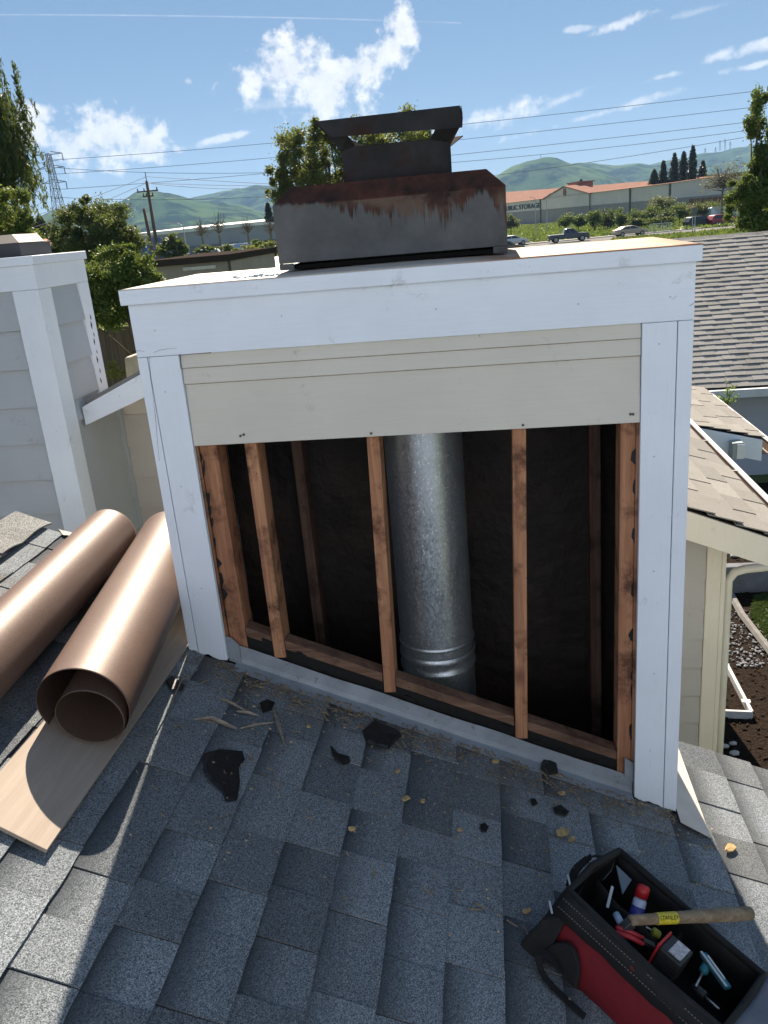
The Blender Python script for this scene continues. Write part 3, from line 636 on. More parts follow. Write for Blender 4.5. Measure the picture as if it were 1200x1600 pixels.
# ------------------------------------------------------------------ open tool bag
red = simple('red_canvas', (.15, .006, .012), .75, var=.2, vs=20, bs=300, bd=.001)
blk = simple('black_canvas', (.0085, .0085, .0095), .8, var=.3, vs=18, bs=260, bd=.001)
stitch = simple('grey_stitch', (.25, .25, .24), .8)
C0 = on_roof(965, 1335, .2); C1 = on_roof(1183, 1515, .2); C3 = on_roof(926, 1428, .2)
ux = (C1 - C0); Lb = np.linalg.norm(ux) * 1.04; ux /= np.linalg.norm(ux)
uw = (C3 - C0); uw -= ux * (uw @ ux); Wb = np.linalg.norm(uw); uw /= Wb
un = np.cross(uw, ux); un = un if un[2] > 0 else -un
def BP(l, w, h): return C0 + ux * l + uw * w + un * h
BH = .185
bag = empty('tool_bag', tuple(BP(Lb / 2, Wb / 2, -BH)), 0, 'open red and black canvas tool bag full of tools on the roof', 'tool bag')
def bpart(mb, name, m, par=None, **k): return part(mb, name, m, par or bag, **k)
def wall_(p0, p1, q0, q1, nu=10, nv=6, bulge=.0, out=(0, 0, 0), wave=.006):
    mb = MB(); out = np.array(out)
    for j in range(nv + 1):
        for i in range(nu + 1):
            s_, t = i / nu, j / nv
            p = (p0 * (1 - s_) + p1 * s_) * (1 - t) + (q0 * (1 - s_) + q1 * s_) * t
            p = p + out * bulge * math.sin(math.pi * t) * math.sin(math.pi * s_) + RNG.normal(0, .0016, 3) + wave * np.array([math.sin(11 * s_ + 5 * t), math.sin(8 * s_ - 6 * t + 1), math.sin(9 * s_ + 4 * t + 2)]) * math.sin(math.pi * min(1, t * 1.4 + .12))
            mb.v.append(tuple(p))
    mb.f = [(j * (nu + 1) + i, j * (nu + 1) + i + 1, (j + 1) * (nu + 1) + i + 1, (j + 1) * (nu + 1) + i) for j in range(nv) for i in range(nu)]
    return mb
def canvas(mb, name, m, th=.004): 
    o = bpart(mb, name, m, smooth=True); o.modifiers.new('t', 'SOLIDIFY').thickness = th; return o
e = .012
canvas(wall_(BP(0, Wb, 0), BP(Lb, Wb, 0), BP(-e, Wb + .018, -BH), BP(Lb + e, Wb + .018, -BH), bulge=.02, out=uw), 'front_panel', red)
canvas(wall_(BP(0, 0, 0), BP(Lb, 0, 0), BP(-e, -.03, -BH), BP(Lb + e, -.03, -BH), bulge=.01, out=-uw), 'back_panel', blk)
canvas(wall_(BP(0, 0, 0), BP(0, Wb, 0), BP(-e, -.03, -BH), BP(-e, Wb + .018, -BH), bulge=.02, out=-ux), 'end_panel', blk)
canvas(wall_(BP(Lb, 0, 0), BP(Lb, Wb, 0), BP(Lb + e, -.03, -BH), BP(Lb + e, Wb + .018, -BH), bulge=.02, out=ux), 'end_panel', blk)
canvas(wall_(BP(-e, -.03, -BH + .02), BP(Lb + e, -.03, -BH + .02), BP(-e, Wb + .018, -BH + .02), BP(Lb + e, Wb + .018, -BH + .02)), 'base', blk)
# rim binding, its back-left corner standing up in a peak
rim = [BP(0, 0, .012), BP(Lb * .33, -.006, .004), BP(Lb * .66, -.004, -.002), BP(Lb, 0, 0), BP(Lb + .004, Wb * .5, -.004), BP(Lb, Wb, 0), BP(Lb * .6, Wb + .006, -.004), BP(Lb * .3, Wb + .004, 0), BP(0, Wb, .006), BP(-.012, Wb * .5, .012), BP(0, 0, .012)]
bpart(MB().tube(rim, .0095, 8), 'rim_binding', blk, smooth=True)
band = wall_(BP(.0, Wb + .008, .004), BP(Lb, Wb + .008, .0), BP(-.006, Wb + .026, -.056), BP(Lb + .006, Wb + .026, -.056), 12, 2, wave=.0)
o = canvas(band, 'rim_band', blk)
for w_, h_ in ((.0148, -.012), (.0225, -.034)):
    st = MB()
    for i in range(52):
        t = i / 52 * Lb; st.bar(BP(t, Wb + w_ + .002, h_), BP(t + .0042, Wb + w_ + .002, h_), .0009)
    bpart(st, 'stitching', stitch)
# dark arched pocket sewn on the red front, and a black side pouch with webbing and two clips
pk_ = []
for i in range(13):
    t = i / 12; pk_.append(BP(.02 + .11 * t, Wb + .036, -.165 + .085 * math.sin(math.pi * t) ** .6))
mb = MB().prism(pk_, uw * .014); bpart(mb, 'front_pocket', blk, bevel=.003)
mb = MB()
mb.add([BP(-.015, Wb * .35, -.02), BP(.03, Wb + .02, -.035), BP(.05, Wb + .06, -BH + .002), BP(-.035, Wb + .06, -BH + .002), BP(-.055, Wb * .35, -BH + .002),
        BP(-.045, Wb * .45, -.075), BP(-.015, Wb + .045, -.085)], [(0, 1, 6, 5), (1, 2, 3, 6), (5, 6, 3, 4), (0, 5, 4), (0, 4, 3, 2, 1)])
bpart(mb, 'side_pouch', blk, bevel=.008)
for i, (l, w, h) in enumerate([(-.034, Wb * .62, -.055), (-.012, Wb + .02, -.062)]):
    bpart(MB().bar(BP(l - .012, w, h + .016), BP(l + .012, w + .012, h - .006), .006, .003).box(0, 0, 0, 0, 0, 0) if False else MB().bar(BP(l - .014, w, h + .018), BP(l + .01, w + .014, h + .006), .005, .003), 'clip', simple('bright_clip', (.6, .58, .54), .3, .8))
def ribbon(pts, w, t=.0025):
    mb = MB()
    P_ = []
    for a_, b_ in zip(pts[:-1], pts[1:]): P_ += [a_ + (b_ - a_) * k / 4 for k in range(4)]
    P_.append(pts[-1])
    for k in range(2):
        P_ = [P_[0]] + [(P_[i - 1] + P_[i] * 2 + P_[i + 1]) / 4 for i in range(1, len(P_) - 1)] + [P_[-1]]
    for a_, b_ in zip(P_[:-1], P_[1:]): mb.bar(a_, b_ + (b_ - a_) * .06, w, t, un)
    return mb
strap = [BP(-.012, Wb * .25, .01), BP(-.045, Wb * .2, -.02), BP(-.06, Wb * .3, -.07), BP(-.045, Wb * .4, -.11)]
bpart(ribbon(strap, .022), 'strap', blk)
strap = [BP(.09, Wb + .055, -.15), BP(.05, Wb + .075, -.12), BP(.02, Wb + .085, -.13), BP(.06, Wb + .095, -.17), BP(.18, Wb + .08, -.178)]
bpart(ribbon(strap, .02), 'strap', blk)
# grey flap folded out over the far end of the bag
canvas(wall_(BP(Lb + .004, -.0, -.004), BP(Lb + .004, Wb * 1.0, -.004), BP(Lb + .16, -.02, .012), BP(Lb + .16, Wb * 1.05, .012), 8, 8), 'end_flap', simple('grey_flap_cloth', (.13, .145, .17), .8, var=.15, vs=15, bs=200))
canvas(wall_(BP(.01, Wb * .42, -.03), BP(Lb * .52, Wb * .5, -.035), BP(.01, Wb * .42, -BH + .02), BP(Lb * .52, Wb * .5, -BH + .02), 8, 4), 'inner_divider', blk)
canvas(wall_(BP(Lb * .55, .01, -.05), BP(Lb * .58, Wb - .01, -.055), BP(Lb * .55, .01, -BH + .02), BP(Lb * .58, Wb - .01, -BH + .02), 6, 4), 'inner_divider', blk)
# contents, each a thing of its own
def tool(name, label, cat): return empty(name, tuple(BP(.1, .1, -.1)), 0, label, cat)
h0 = BP(.105, Wb * .60, .012); 
pa, pb = on_roof(985, 1438, .215), on_roof(1172, 1427, .225)
ham = tool('hammer', 'old wooden hammer handle with yellow label across the bag rim', 'hammer')
gw = wood('hammer_hickory', (.30, .235, .165), (.16, .115, .075), 0, 60)
dv = (pb - pa); hl = np.linalg.norm(dv); dv /= hl
rad = [.0125, .0128, .0132, .0142, .0155, .0165, .0172, .0176, .0165]
part(MB().tube([pa + dv * hl * i / 8 for i in range(9)], rad, 14), 'handle', gw, ham, smooth=True)
lab = [pa + dv * hl * t for t in (.20, .36)]
part(MB().tube(lab, [.0142, .0146], 14, False), 'label_band', simple('yellow_label', (.55, .45, .03), .5, var=.3, vs=120), ham, smooth=True)
upv = np.cross(dv, np.cross(np.array([0, 0, 1.]), dv)); upv /= np.linalg.norm(upv); tow = -np.cross(dv, upv)
if tow @ (CAM - pa) < 0: tow = -tow
fwd = (CAM - pa); fwd /= np.linalg.norm(fwd)
st_ = bpy.data.curves.new('t', 'FONT'); st_.body = 'STANLEY'; st_.size = .014; st_.align_x = 'CENTER'; st_.align_y = 'CENTER'
to = bpy.data.objects.new('t', st_); me = bpy.data.meshes.new_from_object(to); bpy.data.objects.remove(to)
me.materials.append(M['tar']); lt = bpy.data.objects.new('lettering', me); COL.objects.link(lt); lt.parent = ham
zdir = Vector(fwd - dv * (fwd @ dv)).normalized(); xdir = Vector(dv); ydir = zdir.cross(xdir)
cpos = Vector(pa + dv * hl * .28) + zdir * .0152 - ham.location
lt.matrix_local = Matrix(((xdir.x, ydir.x, zdir.x, cpos.x), (xdir.y, ydir.y, zdir.y, cpos.y), (xdir.z, ydir.z, zdir.z, cpos.z), (0, 0, 0, 1)))
pb2 = BP(.075, Wb * .42, -.03)
head = MB().bar(pa - dv * .014 - un * .045, pa + dv * .006 - un * .006, .022)
part(head, 'hammer_head', simple('dark_hammer_steel', (.08, .08, .085), .45, .7), ham, bevel=.003)
# spray can: white can with red cap and blue print
can = tool('spray_can', 'white spray can with red cap and blue print inside the bag', 'spray can')
c0 = on_roof(998, 1414, .17); cdirn = (on_roof(1002, 1385, .2) - c0); cdirn /= np.linalg.norm(cdirn); cdirn = cdirn * .8 + un * .6; cdirn /= np.linalg.norm(cdirn)
part(MB().tube([c0 - cdirn * .07, c0 - cdirn * .068, c0 + cdirn * .012, c0 + cdirn * .018], [.0155, .017, .017, .013], 20), 'can_body', simple('white_can', (.5, .55, .7), .35, .2), can, smooth=True)
part(MB().tube([c0 - cdirn * .03, c0 - cdirn * .003], .01735, 20, False), 'blue_print', simple('blue_print', (.05, .06, .32), .4, var=.5, vs=90), can, smooth=True)
part(MB().tube([c0 + cdirn * .0182, c0 + cdirn * .045, c0 + cdirn * .05], [.0165, .0165, .012], 20), 'cap', simple('red_plastic', (.42, .015, .02), .4), can, smooth=True)
# cordless tool battery
bat = tool('tool_battery', 'black cordless tool battery with red trim and label', 'battery')
q = on_roof(1056, 1486, .2)
def obox(c, a, b, n, m_=.0):
    return MB().add([c + ux * i * a + uw * j * b + un * k * n for k in (-1, 1) for i, j in ((-1, -1), (1, -1), (1, 1), (-1, 1))], [(3, 2, 1, 0), (4, 5, 6, 7), (0, 1, 5, 4), (1, 2, 6, 5), (2, 3, 7, 6), (3, 0, 4, 7)])
bk = simple('black_plastic', (.018, .018, .02), .5)
part(obox(q - un * .036, .03, .036, .042), 'case', bk, bat, bevel=.005)
part(obox(q + un * .0075 + ux * .006, .016, .028, .001), 'label_plate', simple('battery_label', (.4, .38, .4), .4, var=.5, vs=110), bat)
part(obox(q - un * .03 - ux * .0325 + uw * .004, .003, .036, .042), 'red_trim', simple('red_trim_plastic', (.36, .02, .025), .45), bat, bevel=.002)
for i in range(5): part(obox(q + uw * .0375 - un * (.012 + .013 * i), .024, .002, .004), 'rib', bk, bat)
for (u0, v0, u1, v1, col_, lb_) in ((1082, 1540, 1118, 1572, (.02, .02, .022), 'black handled screwdriver in the lower end of the bag'), (1108, 1500, 1090, 1535, (.02, .14, .17), 'short teal handled driver beside the knife'), (1030, 1462, 1012, 1450, (.35, .36, .05), 'small yellow green handled driver under the hammer')):
    s0_, s1_ = on_roof(u0, v0, .15), on_roof(u1, v1, .165); dd_ = s1_ - s0_; sdr = tool('screwdriver', lb_, 'screwdriver')
    part(MB().tube([s0_, s0_ + dd_ * .1, s0_ + dd_ * .5, s0_ + dd_ * .56], [.006, .011, .0115, .006], 10), 'handle', simple('driver_grip', col_, .5), sdr, smooth=True)
    part(MB().tube([s0_ + dd_ * .56, s0_ + dd_ * 1.15], .003, 6), 'shaft', simple('driver_shaft', (.4, .4, .4), .3, .8), sdr, smooth=True)
# teal folding knife and the red handled pliers, small things deeper in the bag
kn = tool('utility_knife', 'teal and silver utility knife lying in the bag', 'knife')
k0, k1 = on_roof(1098, 1490, .165), on_roof(1138, 1545, .165)
part(MB().bar(k0, k1, .02, .012, un), 'knife_body', simple('teal_plastic', (.02, .16, .22), .4), kn, bevel=.004)
dk = (k1 - k0) / np.linalg.norm(k1 - k0); sdv = np.cross(dk, un)
part(MB().bar(k0 + un * .008 + sdv * .011, k1 + un * .008 + sdv * .011, .007, .004, un), 'steel_edge', simple('knife_steel', (.55, .53, .5), .35, .8), kn)
part(MB().bar(k0 + un * .0075 - sdv * .002 + dk * .012, k1 + un * .0075 - sdv * .002 - dk * .02, .004, .003, un), 'slider', simple('pale_slider', (.6, .62, .62), .4), kn)
pl = tool('pliers', 'red handled pliers poking out beside the bag wall', 'pliers')
for s_ in (0, 1):
    p0, p1 = on_roof(962, 1450 + 7 * s_, .185), on_roof(1005, 1466 + 9 * s_, .18)
    part(MB().tube([p0, (p0 + p1) / 2 + un * .004, p1], [.007, .0065, .005], 8), 'handle', simple('red_grip', (.36, .02, .03), .5), pl, smooth=True)
part(MB().bar(on_roof(1004, 1469, .18), on_roof(1022, 1478, .172), .014, .008, un), 'jaw', simple('pliers_steel', (.1, .1, .11), .4, .8), pl)
sq = tool('speed_square', 'grey metal plate standing in the bag corner behind the spray can', 'square')
part(MB().prism([on_roof(962, 1352, .2), on_roof(972, 1398, .17), on_roof(986, 1375, .19)], un * .002 + ux * .001), 'plate', simple('dull_grey_plate', (.16, .18, .2), .4, .6), sq)
gl = tool('caulk_tube', 'pale blue tube between the pliers and the spray can', 'tube')
part(MB().tube([on_roof(962, 1428, .18), on_roof(972, 1446, .18)], [.009, .0095], 12), 'tube_body', simple('pale_blue_tube', (.33, .42, .55), .5), gl, smooth=True)
sk = tool('putty_knife', 'thin pale blade leaning on the inner end of the bag', 'blade')
part(MB().bar(on_roof(957, 1385, .2), on_roof(949, 1418, .17), .007, .002, un), 'blade', simple('pale_blade', (.4, .44, .45), .4, .3), sk)

# ------------------------------------------------------------------ debris on the roof
def patch(name, uvs, m, label, cat, group=None, h=.0115, t=.0016):
    p = [on_roof(u, v, h) for u, v in uvs]; c = np.mean(p, 0)
    vs = [q - c for q in p]; n = len(vs)
    vs = vs + [q * .86 + nrm * (t + random.uniform(0, t)) for q in vs] + [nrm * t * 1.6]
    mb = MB().add(vs, [(i, (i + 1) % n, n + (i + 1) % n, n + i) for i in range(n)] + [(n + i, n + (i + 1) % n, 2 * n) for i in range(n)])
    return tag(mb.build(name, m, loc=tuple(c)), label, cat, group)
def Z(pts): return [(0 + x * .375, 780 + y * .375) for x, y in pts]
patch('tar_patch', Z([(850, 1060), (915, 1040), (1010, 1050), (1020, 1085), (995, 1120), (1000, 1180), (988, 1255), (940, 1262), (925, 1220), (880, 1180), (845, 1130)]), M['tar'], 'largest black tar patch on the shingles, below the wood splinters', 'tar patch')
patch('tar_patch', [(566, 1142), (582, 1127), (596, 1132), (606, 1136), (620, 1140), (628, 1150), (617, 1160), (606, 1171), (588, 1168), (572, 1160)], M['tar'], 'black tar lump beside the flashing below the middle stud', 'tar patch', h=.014, t=.006)
patch('tar_patch', [(516, 1165), (524, 1176), (546, 1182), (548, 1191), (536, 1196), (520, 1183)], M['tar'], 'thin curled black tar scrap left of the tar lump', 'tar patch')
patch('tar_patch', [(846, 1188), (858, 1183), (868, 1196), (872, 1208), (856, 1212), (845, 1202)], M['tar'], 'round black tar lump against the flashing near the right stud', 'tar patch', h=.016, t=.01)
patch('tar_patch', [(864, 1262), (876, 1257), (890, 1268), (884, 1276), (868, 1272)], M['tar'], 'black tar scrap above the tool bag', 'tar patch')
patch('tar_patch', [(259, 1064), (270, 1056), (288, 1070), (286, 1079), (268, 1078)], M['tar'], 'black tar scrap at the foot of the left corner board', 'tar patch', h=.014)
patch('tar_patch', [(405, 1098), (418, 1092), (430, 1097), (424, 1110), (410, 1114)], M['tar'], 'black tar scrap right of the wood splinters', 'tar patch', h=.014)
patch('tar_patch', [(750, 1288), (757, 1285), (764, 1292), (760, 1300), (752, 1300)], M['tar'], 'small black tar crumb in the middle of the shaded shingles', 'tar patch')
patch('tar_patch', [(828, 1248), (836, 1247), (841, 1256), (832, 1260)], M['tar'], 'small black tar crumb left of the scrap above the bag', 'tar patch')
grey_w = wood('weathered_splinter', (.34, .29, .24), (.18, .15, .12), 0, 70)
sp = [([(303, 1124), (330, 1121), (352, 1130), (370, 1139)], .007, 'pale wood splinter lying leftmost among the splinters'), ([(342, 1090), (360, 1097), (384, 1110)], .006, 'pale wood splinter lying uppermost among the splinters'),
      ([(370, 1111), (388, 1113), (405, 1118)], .006, 'short pale wood splinter in the middle of the splinters'), ([(428, 1110), (436, 1135), (446, 1165)], .006, 'pale wood splinter pointing down the roof, rightmost'), ([(375, 1138), (400, 1132), (428, 1128)], .005, 'thin wood splinter beneath the short one'),
      ([(268, 1098), (284, 1062), (310, 1045)], .003, 'thin grey twig at the foot of the left corner board')]
for pts, r_, lab_ in sp:
    p = [on_roof(u, v, .016) for u, v in pts]; c = p[0]
    mb = MB().tube([q - c + nrm * .004 * math.sin(3 * i) for i, q in enumerate(p)], [r_ * .5] + [r_] * (len(p) - 2) + [r_ * .4], 5)
    tag(mb.build('wood_splinter', grey_w, loc=tuple(c)), lab_, 'splinter')
leafm = simple('dry_leaf', (.40, .28, .14), .85, var=.35, vs=60)
lv = [((880, 1302), 13, 'tan leaf scrap above the tool bag, larger of two'), ((894, 1312), 8, 'small pale leaf scrap just below the larger scrap'), ((550, 1296), 8, 'tan leaf lying alone on the dark shingles at left centre'), ((823, 1424), 8, 'tan leaf left of the tool bag'),
      ((634, 1248), 7, 'tan leaf chip in the centre of the shaded shingles'), ((1140, 1326), 12, 'curled yellow leaf on the sunlit shingles at right'), ((621, 1205), 5, 'pale chip just below the tar lump'), ((774, 1190), 6, 'pale chip near the flashing, right of centre'),
      ((718, 1297), 5, 'pale chip beside the tar crumb in the shade'), ((482, 1135), 5, 'pale chip left of the tar lump'), ((877, 1240), 6, 'pale chip by the flashing near the right stud'), ((660, 1252), 5, 'pale chip right of the centre leaf')]
for (u, v), s_, lab_ in lv:
    k = 7; uvs = [(u + s_ * random.uniform(.6, 1.1) * math.cos(2 * math.pi * i / k), v + .7 * s_ * random.uniform(.5, 1.1) * math.sin(2 * math.pi * i / k)) for i in range(k)]
    patch('dry_leaf', uvs, leafm, lab_, 'leaf', h=.014, t=.003)
crumb = MB(); cr = random.Random(21)
for i in range(1100):
    if i < 820:
        x = cr.uniform(.1, 1.6); y = -abs(cr.gauss(0, .075)) - .012
    else:
        x = cr.uniform(.05, 1.75); y = cr.uniform(-.75, -.05)
    s_ = cr.uniform(.0012, .0042); c = lifted(x, y, .0125)
    a_ = cr.uniform(0, 6.28); d_ = np.array([math.cos(a_), math.sin(a_), -SLOPE * math.cos(a_)]); l_ = s_ * cr.choice([1, 1, 1.5, 4])
    crumb.bar(c - d_ * l_, c + d_ * l_, s_ * .9, s_ * .6)
lit_ = MB()
for i in range(260):
    x = cr.uniform(.12, 1.72); y = -abs(cr.gauss(0, .2)) - .02 if i < 170 else cr.uniform(-.9, -.05); s_ = cr.uniform(.002, .006); c = lifted(x, y, .0145)
    k = 6; a_ = cr.uniform(0, 6.28); pts_ = [c + s_ * cr.uniform(.5, 1.2) * np.array([math.cos(a_ + j), math.sin(a_ + j), -SLOPE * math.cos(a_ + j)]) + nrm * cr.uniform(0, .003) for j in (0, 1.05, 2.1, 3.14, 4.2, 5.2)]
    lit_.add(pts_ + [c + nrm * .003], [(j, (j + 1) % k, k) for j in range(k)])
tag(lit_.build('leaf_litter', simple('litter_flake', (.36, .27, .17), .9, var=.6, vs=90)), 'fine tan leaf litter strewn over the shaded shingles', 'litter', kind='stuff')
tag(crumb.build('roof_debris', simple('debris_bits', (.24, .185, .12), .85, var=.6, vs=200)), 'scattered crumbs of wood and dirt along the flashing', 'debris', kind='stuff')
# ------------------------------------------------------------------ ground and hills
def m_ground():
    t = NT('open_ground'); c = t.mix(t.ramp(t.noise(.05, 6, .6), [(.35, 0.0), (.65, 1.0)]), (.09, .125, .04), (.16, .18, .075))
    c = t.mix(t.ramp(t.noise(.4, 6, .65), [(.5, 0.0), (.75, .6)]), c, (.22, .18, .11))
    return t.fin(c, 1.0, 0, t.bump(t.noise(3, 5), .5, .1), 0.0)
gr = MB(); gr.v = [(0, 0, GZ)]; K = 64
for r_ in (60, 400, 6000): gr.v += [(r_ * math.cos(2 * math.pi * k / K), r_ * math.sin(2 * math.pi * k / K), GZ) for k in range(K)]
gr.f = [(0, 1 + k, 1 + (k + 1) % K) for k in range(K)] + [(1 + j * K + k, 1 + (j + 1) * K + k, 1 + (j + 1) * K + (k + 1) % K, 1 + j * K + (k + 1) % K) for j in range(2) for k in range(K)]
tag(gr.build('ground', m_ground()), kind='structure')
from mathutils import noise as MN
def m_hill():
    t = NT('spring_hill_grass'); n1_ = t.noise(.004, 8, .62); n2_ = t.noise(.011, 8, .7)
    c = t.mix(t.ramp(n1_, [(.38, 0.0), (.62, 1.0)]), (.045, .09, .03), (.1, .145, .05))
    c = t.mix(t.ramp(n2_, [(.46, 0.0), (.58, .95)]), c, (.008, .02, .012))
    return t.fin(c, 1.0, spec=0.0)
RIDGES = [  # (distance, depth width, silhouette pixels)
    (2700, 520, [(-80, 352), (30, 347), (90, 331), (150, 322), (185, 316), (212, 303), (240, 299), (262, 301), (300, 313), (350, 318), (420, 335), (520, 352), (620, 350)]),
    (4100, 800, [(200, 350), (270, 318), (310, 309), (345, 302), (375, 295), (402, 289), (430, 291), (470, 299), (540, 305), (620, 300), (700, 306), (780, 318), (900, 318)]),
    (3000, 420, [(650, 340), (730, 303), (770, 278), (800, 262), (825, 251), (850, 247), (872, 249), (900, 258), (935, 266), (980, 285), (1060, 300)]),
    (3700, 500, [(820, 310), (890, 258), (920, 255), (960, 258), (1000, 257), (1040, 262), (1100, 275), (1200, 295)]),
    (4300, 600, [(930, 300), (1000, 262), (1050, 251), (1090, 243), (1120, 237), (1160, 231), (1200, 227), (1300, 222), (1500, 230)])]
def sil(pts):
    a_, h_ = [], []
    for u, v in pts:
        d = direction(u, v); a_.append(math.atan2(d[0], d[1])); h_.append(math.tan(math.asin(d[2])) if True else 0)
    return np.array(a_), np.array(h_)
S_ = [(r0, w, *sil(p)) for r0, w, p in RIDGES]
NA, NR = 420, 64; hm = MB()
for j in range(NR + 1):
    r_ = 1500 + 3600 * j / NR
    for i in range(NA + 1):
        a_ = -.62 + 1.14 * i / NA; h_ = 0.0
        x, y = r_ * math.sin(a_), r_ * math.cos(a_)
        for r0, w, aa, hh in S_:
            el_ = np.interp(a_, aa, hh, left=max(0, hh[0] * .6), right=max(0, hh[-1] * .6))
            g_ = (1 - abs(MN.noise(Vector((x * .0042, y * .0042, r0)))) * 1.4)
            f_ = math.exp(-((r_ - r0) / w) ** 2)
            hv = el_ * r0 * f_ * (1 - .75 * (1 - f_) * (1 - g_) * 1.8) if r_ < r0 else el_ * r0 * f_
            h_ = max(h_, hv + 13 * f_ * MN.noise(Vector((x * .012, y * .012, 3.1))) * (el_ > .01))
        hm.v.append((x, y, CAM[2] + h_ if h_ > 6 else GZ - 3 + h_))
hm.f = [(j * (NA + 1) + i, (j + 1) * (NA + 1) + i, (j + 1) * (NA + 1) + i + 1, j * (NA + 1) + i + 1) for j in range(NR) for i in range(NA)]
tag(hm.build('hills', m_hill(), smooth=True), kind='structure')

# ------------------------------------------------------------------ foliage
def m_leaf(name, c1, c2, trans=.35):
    t = NT(name); rp = t.geo.outputs['Random Per Island']
    c = t.mix(rp, c1, c2); c = t.mix(t.ramp(t.noise(.9, 3), [(.35, .35), (.65, 0.0)]), c, mul(c1, .6))
    t.fin(c, .55, 0, None, .3)
    tr = t.n('ShaderNodeBsdfTranslucent'); t.l(t.mix(.3, c, (.35, .42, .06)), tr.inputs[0])
    ms = t.n('ShaderNodeMixShader'); ms.inputs[0].default_value = trans; t.l(t.b.outputs[0], ms.inputs[1]); t.l(tr.outputs[0], ms.inputs[2])
    t.l(ms.outputs[0], t.t.nodes['Material Output'].inputs[0]); return t.m
bark = simple('bark', (.13, .1, .075), .9, var=.35, vs=8, bs=25, bd=.02, stretch=(1, 1, .2))
def leaf_obj(name, pts, size, m, parent=None, aspect=.5, droop=0.0):
    n = len(pts); a = RNG.normal(size=(n, 3)); a[:, 2] -= droop * 2; a /= np.linalg.norm(a, axis=1)[:, None]
    b = RNG.normal(size=(n, 3)); b -= a * (a * b).sum(1)[:, None]; b /= np.linalg.norm(b, axis=1)[:, None]
    s = size * RNG.uniform(.6, 1.35, (n, 1))
    v = np.empty((n, 4, 3)); v[:, 0] = pts - a * s; v[:, 1] = pts + b * s * aspect; v[:, 2] = pts + a * s; v[:, 3] = pts - b * s * aspect
    off = np.zeros(3); q = parent
    while q is not None: off += np.array(q.location); q = q.parent
    v -= off
    me = bpy.data.meshes.new(name); me.vertices.add(4 * n); me.vertices.foreach_set('co', v.reshape(-1)); me.loops.add(4 * n)
    me.loops.foreach_set('vertex_index', np.arange(4 * n)); me.polygons.add(n); me.polygons.foreach_set('loop_start', np.arange(0, 4 * n, 4))
    me.update(); me.validate(); me.materials.append(m)
    o = bpy.data.objects.new(name, me); COL.objects.link(o)
    if parent: o.parent = parent
    return o
def clump_points(n, blobs, k, sig, hollow=.55, lower=1.0):
    P_, C_ = [], []
    vol = np.array([np.prod(b[1]) for b in blobs]) ** .8; vol = vol / vol.sum()
    for (c, r), f in zip(blobs, vol):
        kk = max(3, int(k * f)); c = np.array(c); r = np.array(r)
        d = RNG.normal(size=(kk, 3)); d /= np.linalg.norm(d, axis=1)[:, None]; rad = RNG.uniform(hollow, 1, (kk, 1)) ** .8
        cc = c + d * rad * r; C_.append(cc); m_ = int(n * f)
        idx = RNG.integers(0, kk, m_); sg = sig * RNG.uniform(.5, 1.3, kk)[idx][:, None]
        P_.append(cc[idx] + RNG.normal(size=(m_, 3)) * sg * r * np.array([1, 1, .8]))
    return np.vstack(P_), np.vstack(C_)
def tree(name, label, blobs, n, k, leaf, m, base=None, tr=.12, sig=.16, group=None, limbs=9, cat='tree', hollow=.5, droop=0):
    allc = np.mean([b[0] for b in blobs], 0)
    bx_ = base if base is not None else (allc[0], allc[1], GZ)
    t = empty(name, tuple(bx_), 0, label, cat, group)
    pts, cc = clump_points(n, blobs, k, sig, hollow)
    leaf_obj('crown', pts, leaf, m, t, droop=droop)
    mb = MB(); top = np.array([allc[0], allc[1], allc[2] + .2 * blobs[0][1][2]]); b0 = np.array(bx_)
    fork = b0 + (top - b0) * .45
    mb.tube([b0, b0 + (fork - b0) * .5 + [tr * .4, 0, 0], fork, top], [tr * 1.25, tr, tr * .8, tr * .25], 7)
    for q in cc[RNG.permutation(len(cc))[:limbs]]:
        s0 = fork + (top - fork) * RNG.uniform(0, .8); mid = (s0 + q) / 2 + RNG.normal(0, tr, 3)
        mb.tube([s0, mid, q], [tr * .42, tr * .28, tr * .1], 5)
    part(mb, 'trunk', bark, t, smooth=True); return t
def px(u, v, Y, ru, rv, ry=None):                # ellipsoid seen at pixel u, v with pixel radii, centred at depth Y
    c = at(u, v, Y); k = np.linalg.norm(c - CAM) / FPX; rx, rz_ = ru * k, rv * k
    return (tuple(c), (rx, ry or (rx + rz_) / 2, rz_))
LF = {'willow': m_leaf('willow_leaf', (.035, .06, .02), (.085, .115, .045)), 'bright': m_leaf('bright_leaf', (.07, .11, .022), (.16, .2, .05)), 'dark': m_leaf('dark_leaf', (.04, .065, .022), (.1, .13, .045)),
      'olive': m_leaf('olive_leaf', (.1, .12, .035), (.2, .21, .07), .4), 'mid': m_leaf('mid_leaf', (.05, .095, .022), (.14, .19, .05)), 'conifer': m_leaf('conifer_leaf', (.02, .035, .02), (.045, .065, .035), .1),
      'grey': m_leaf('greyish_leaf', (.08, .1, .055), (.15, .165, .1)), 'yellow': m_leaf('yellowish_leaf', (.16, .17, .04), (.27, .26, .08)), 'tan': m_leaf('tan_twig_leaf', (.12, .095, .06), (.2, .16, .11))}
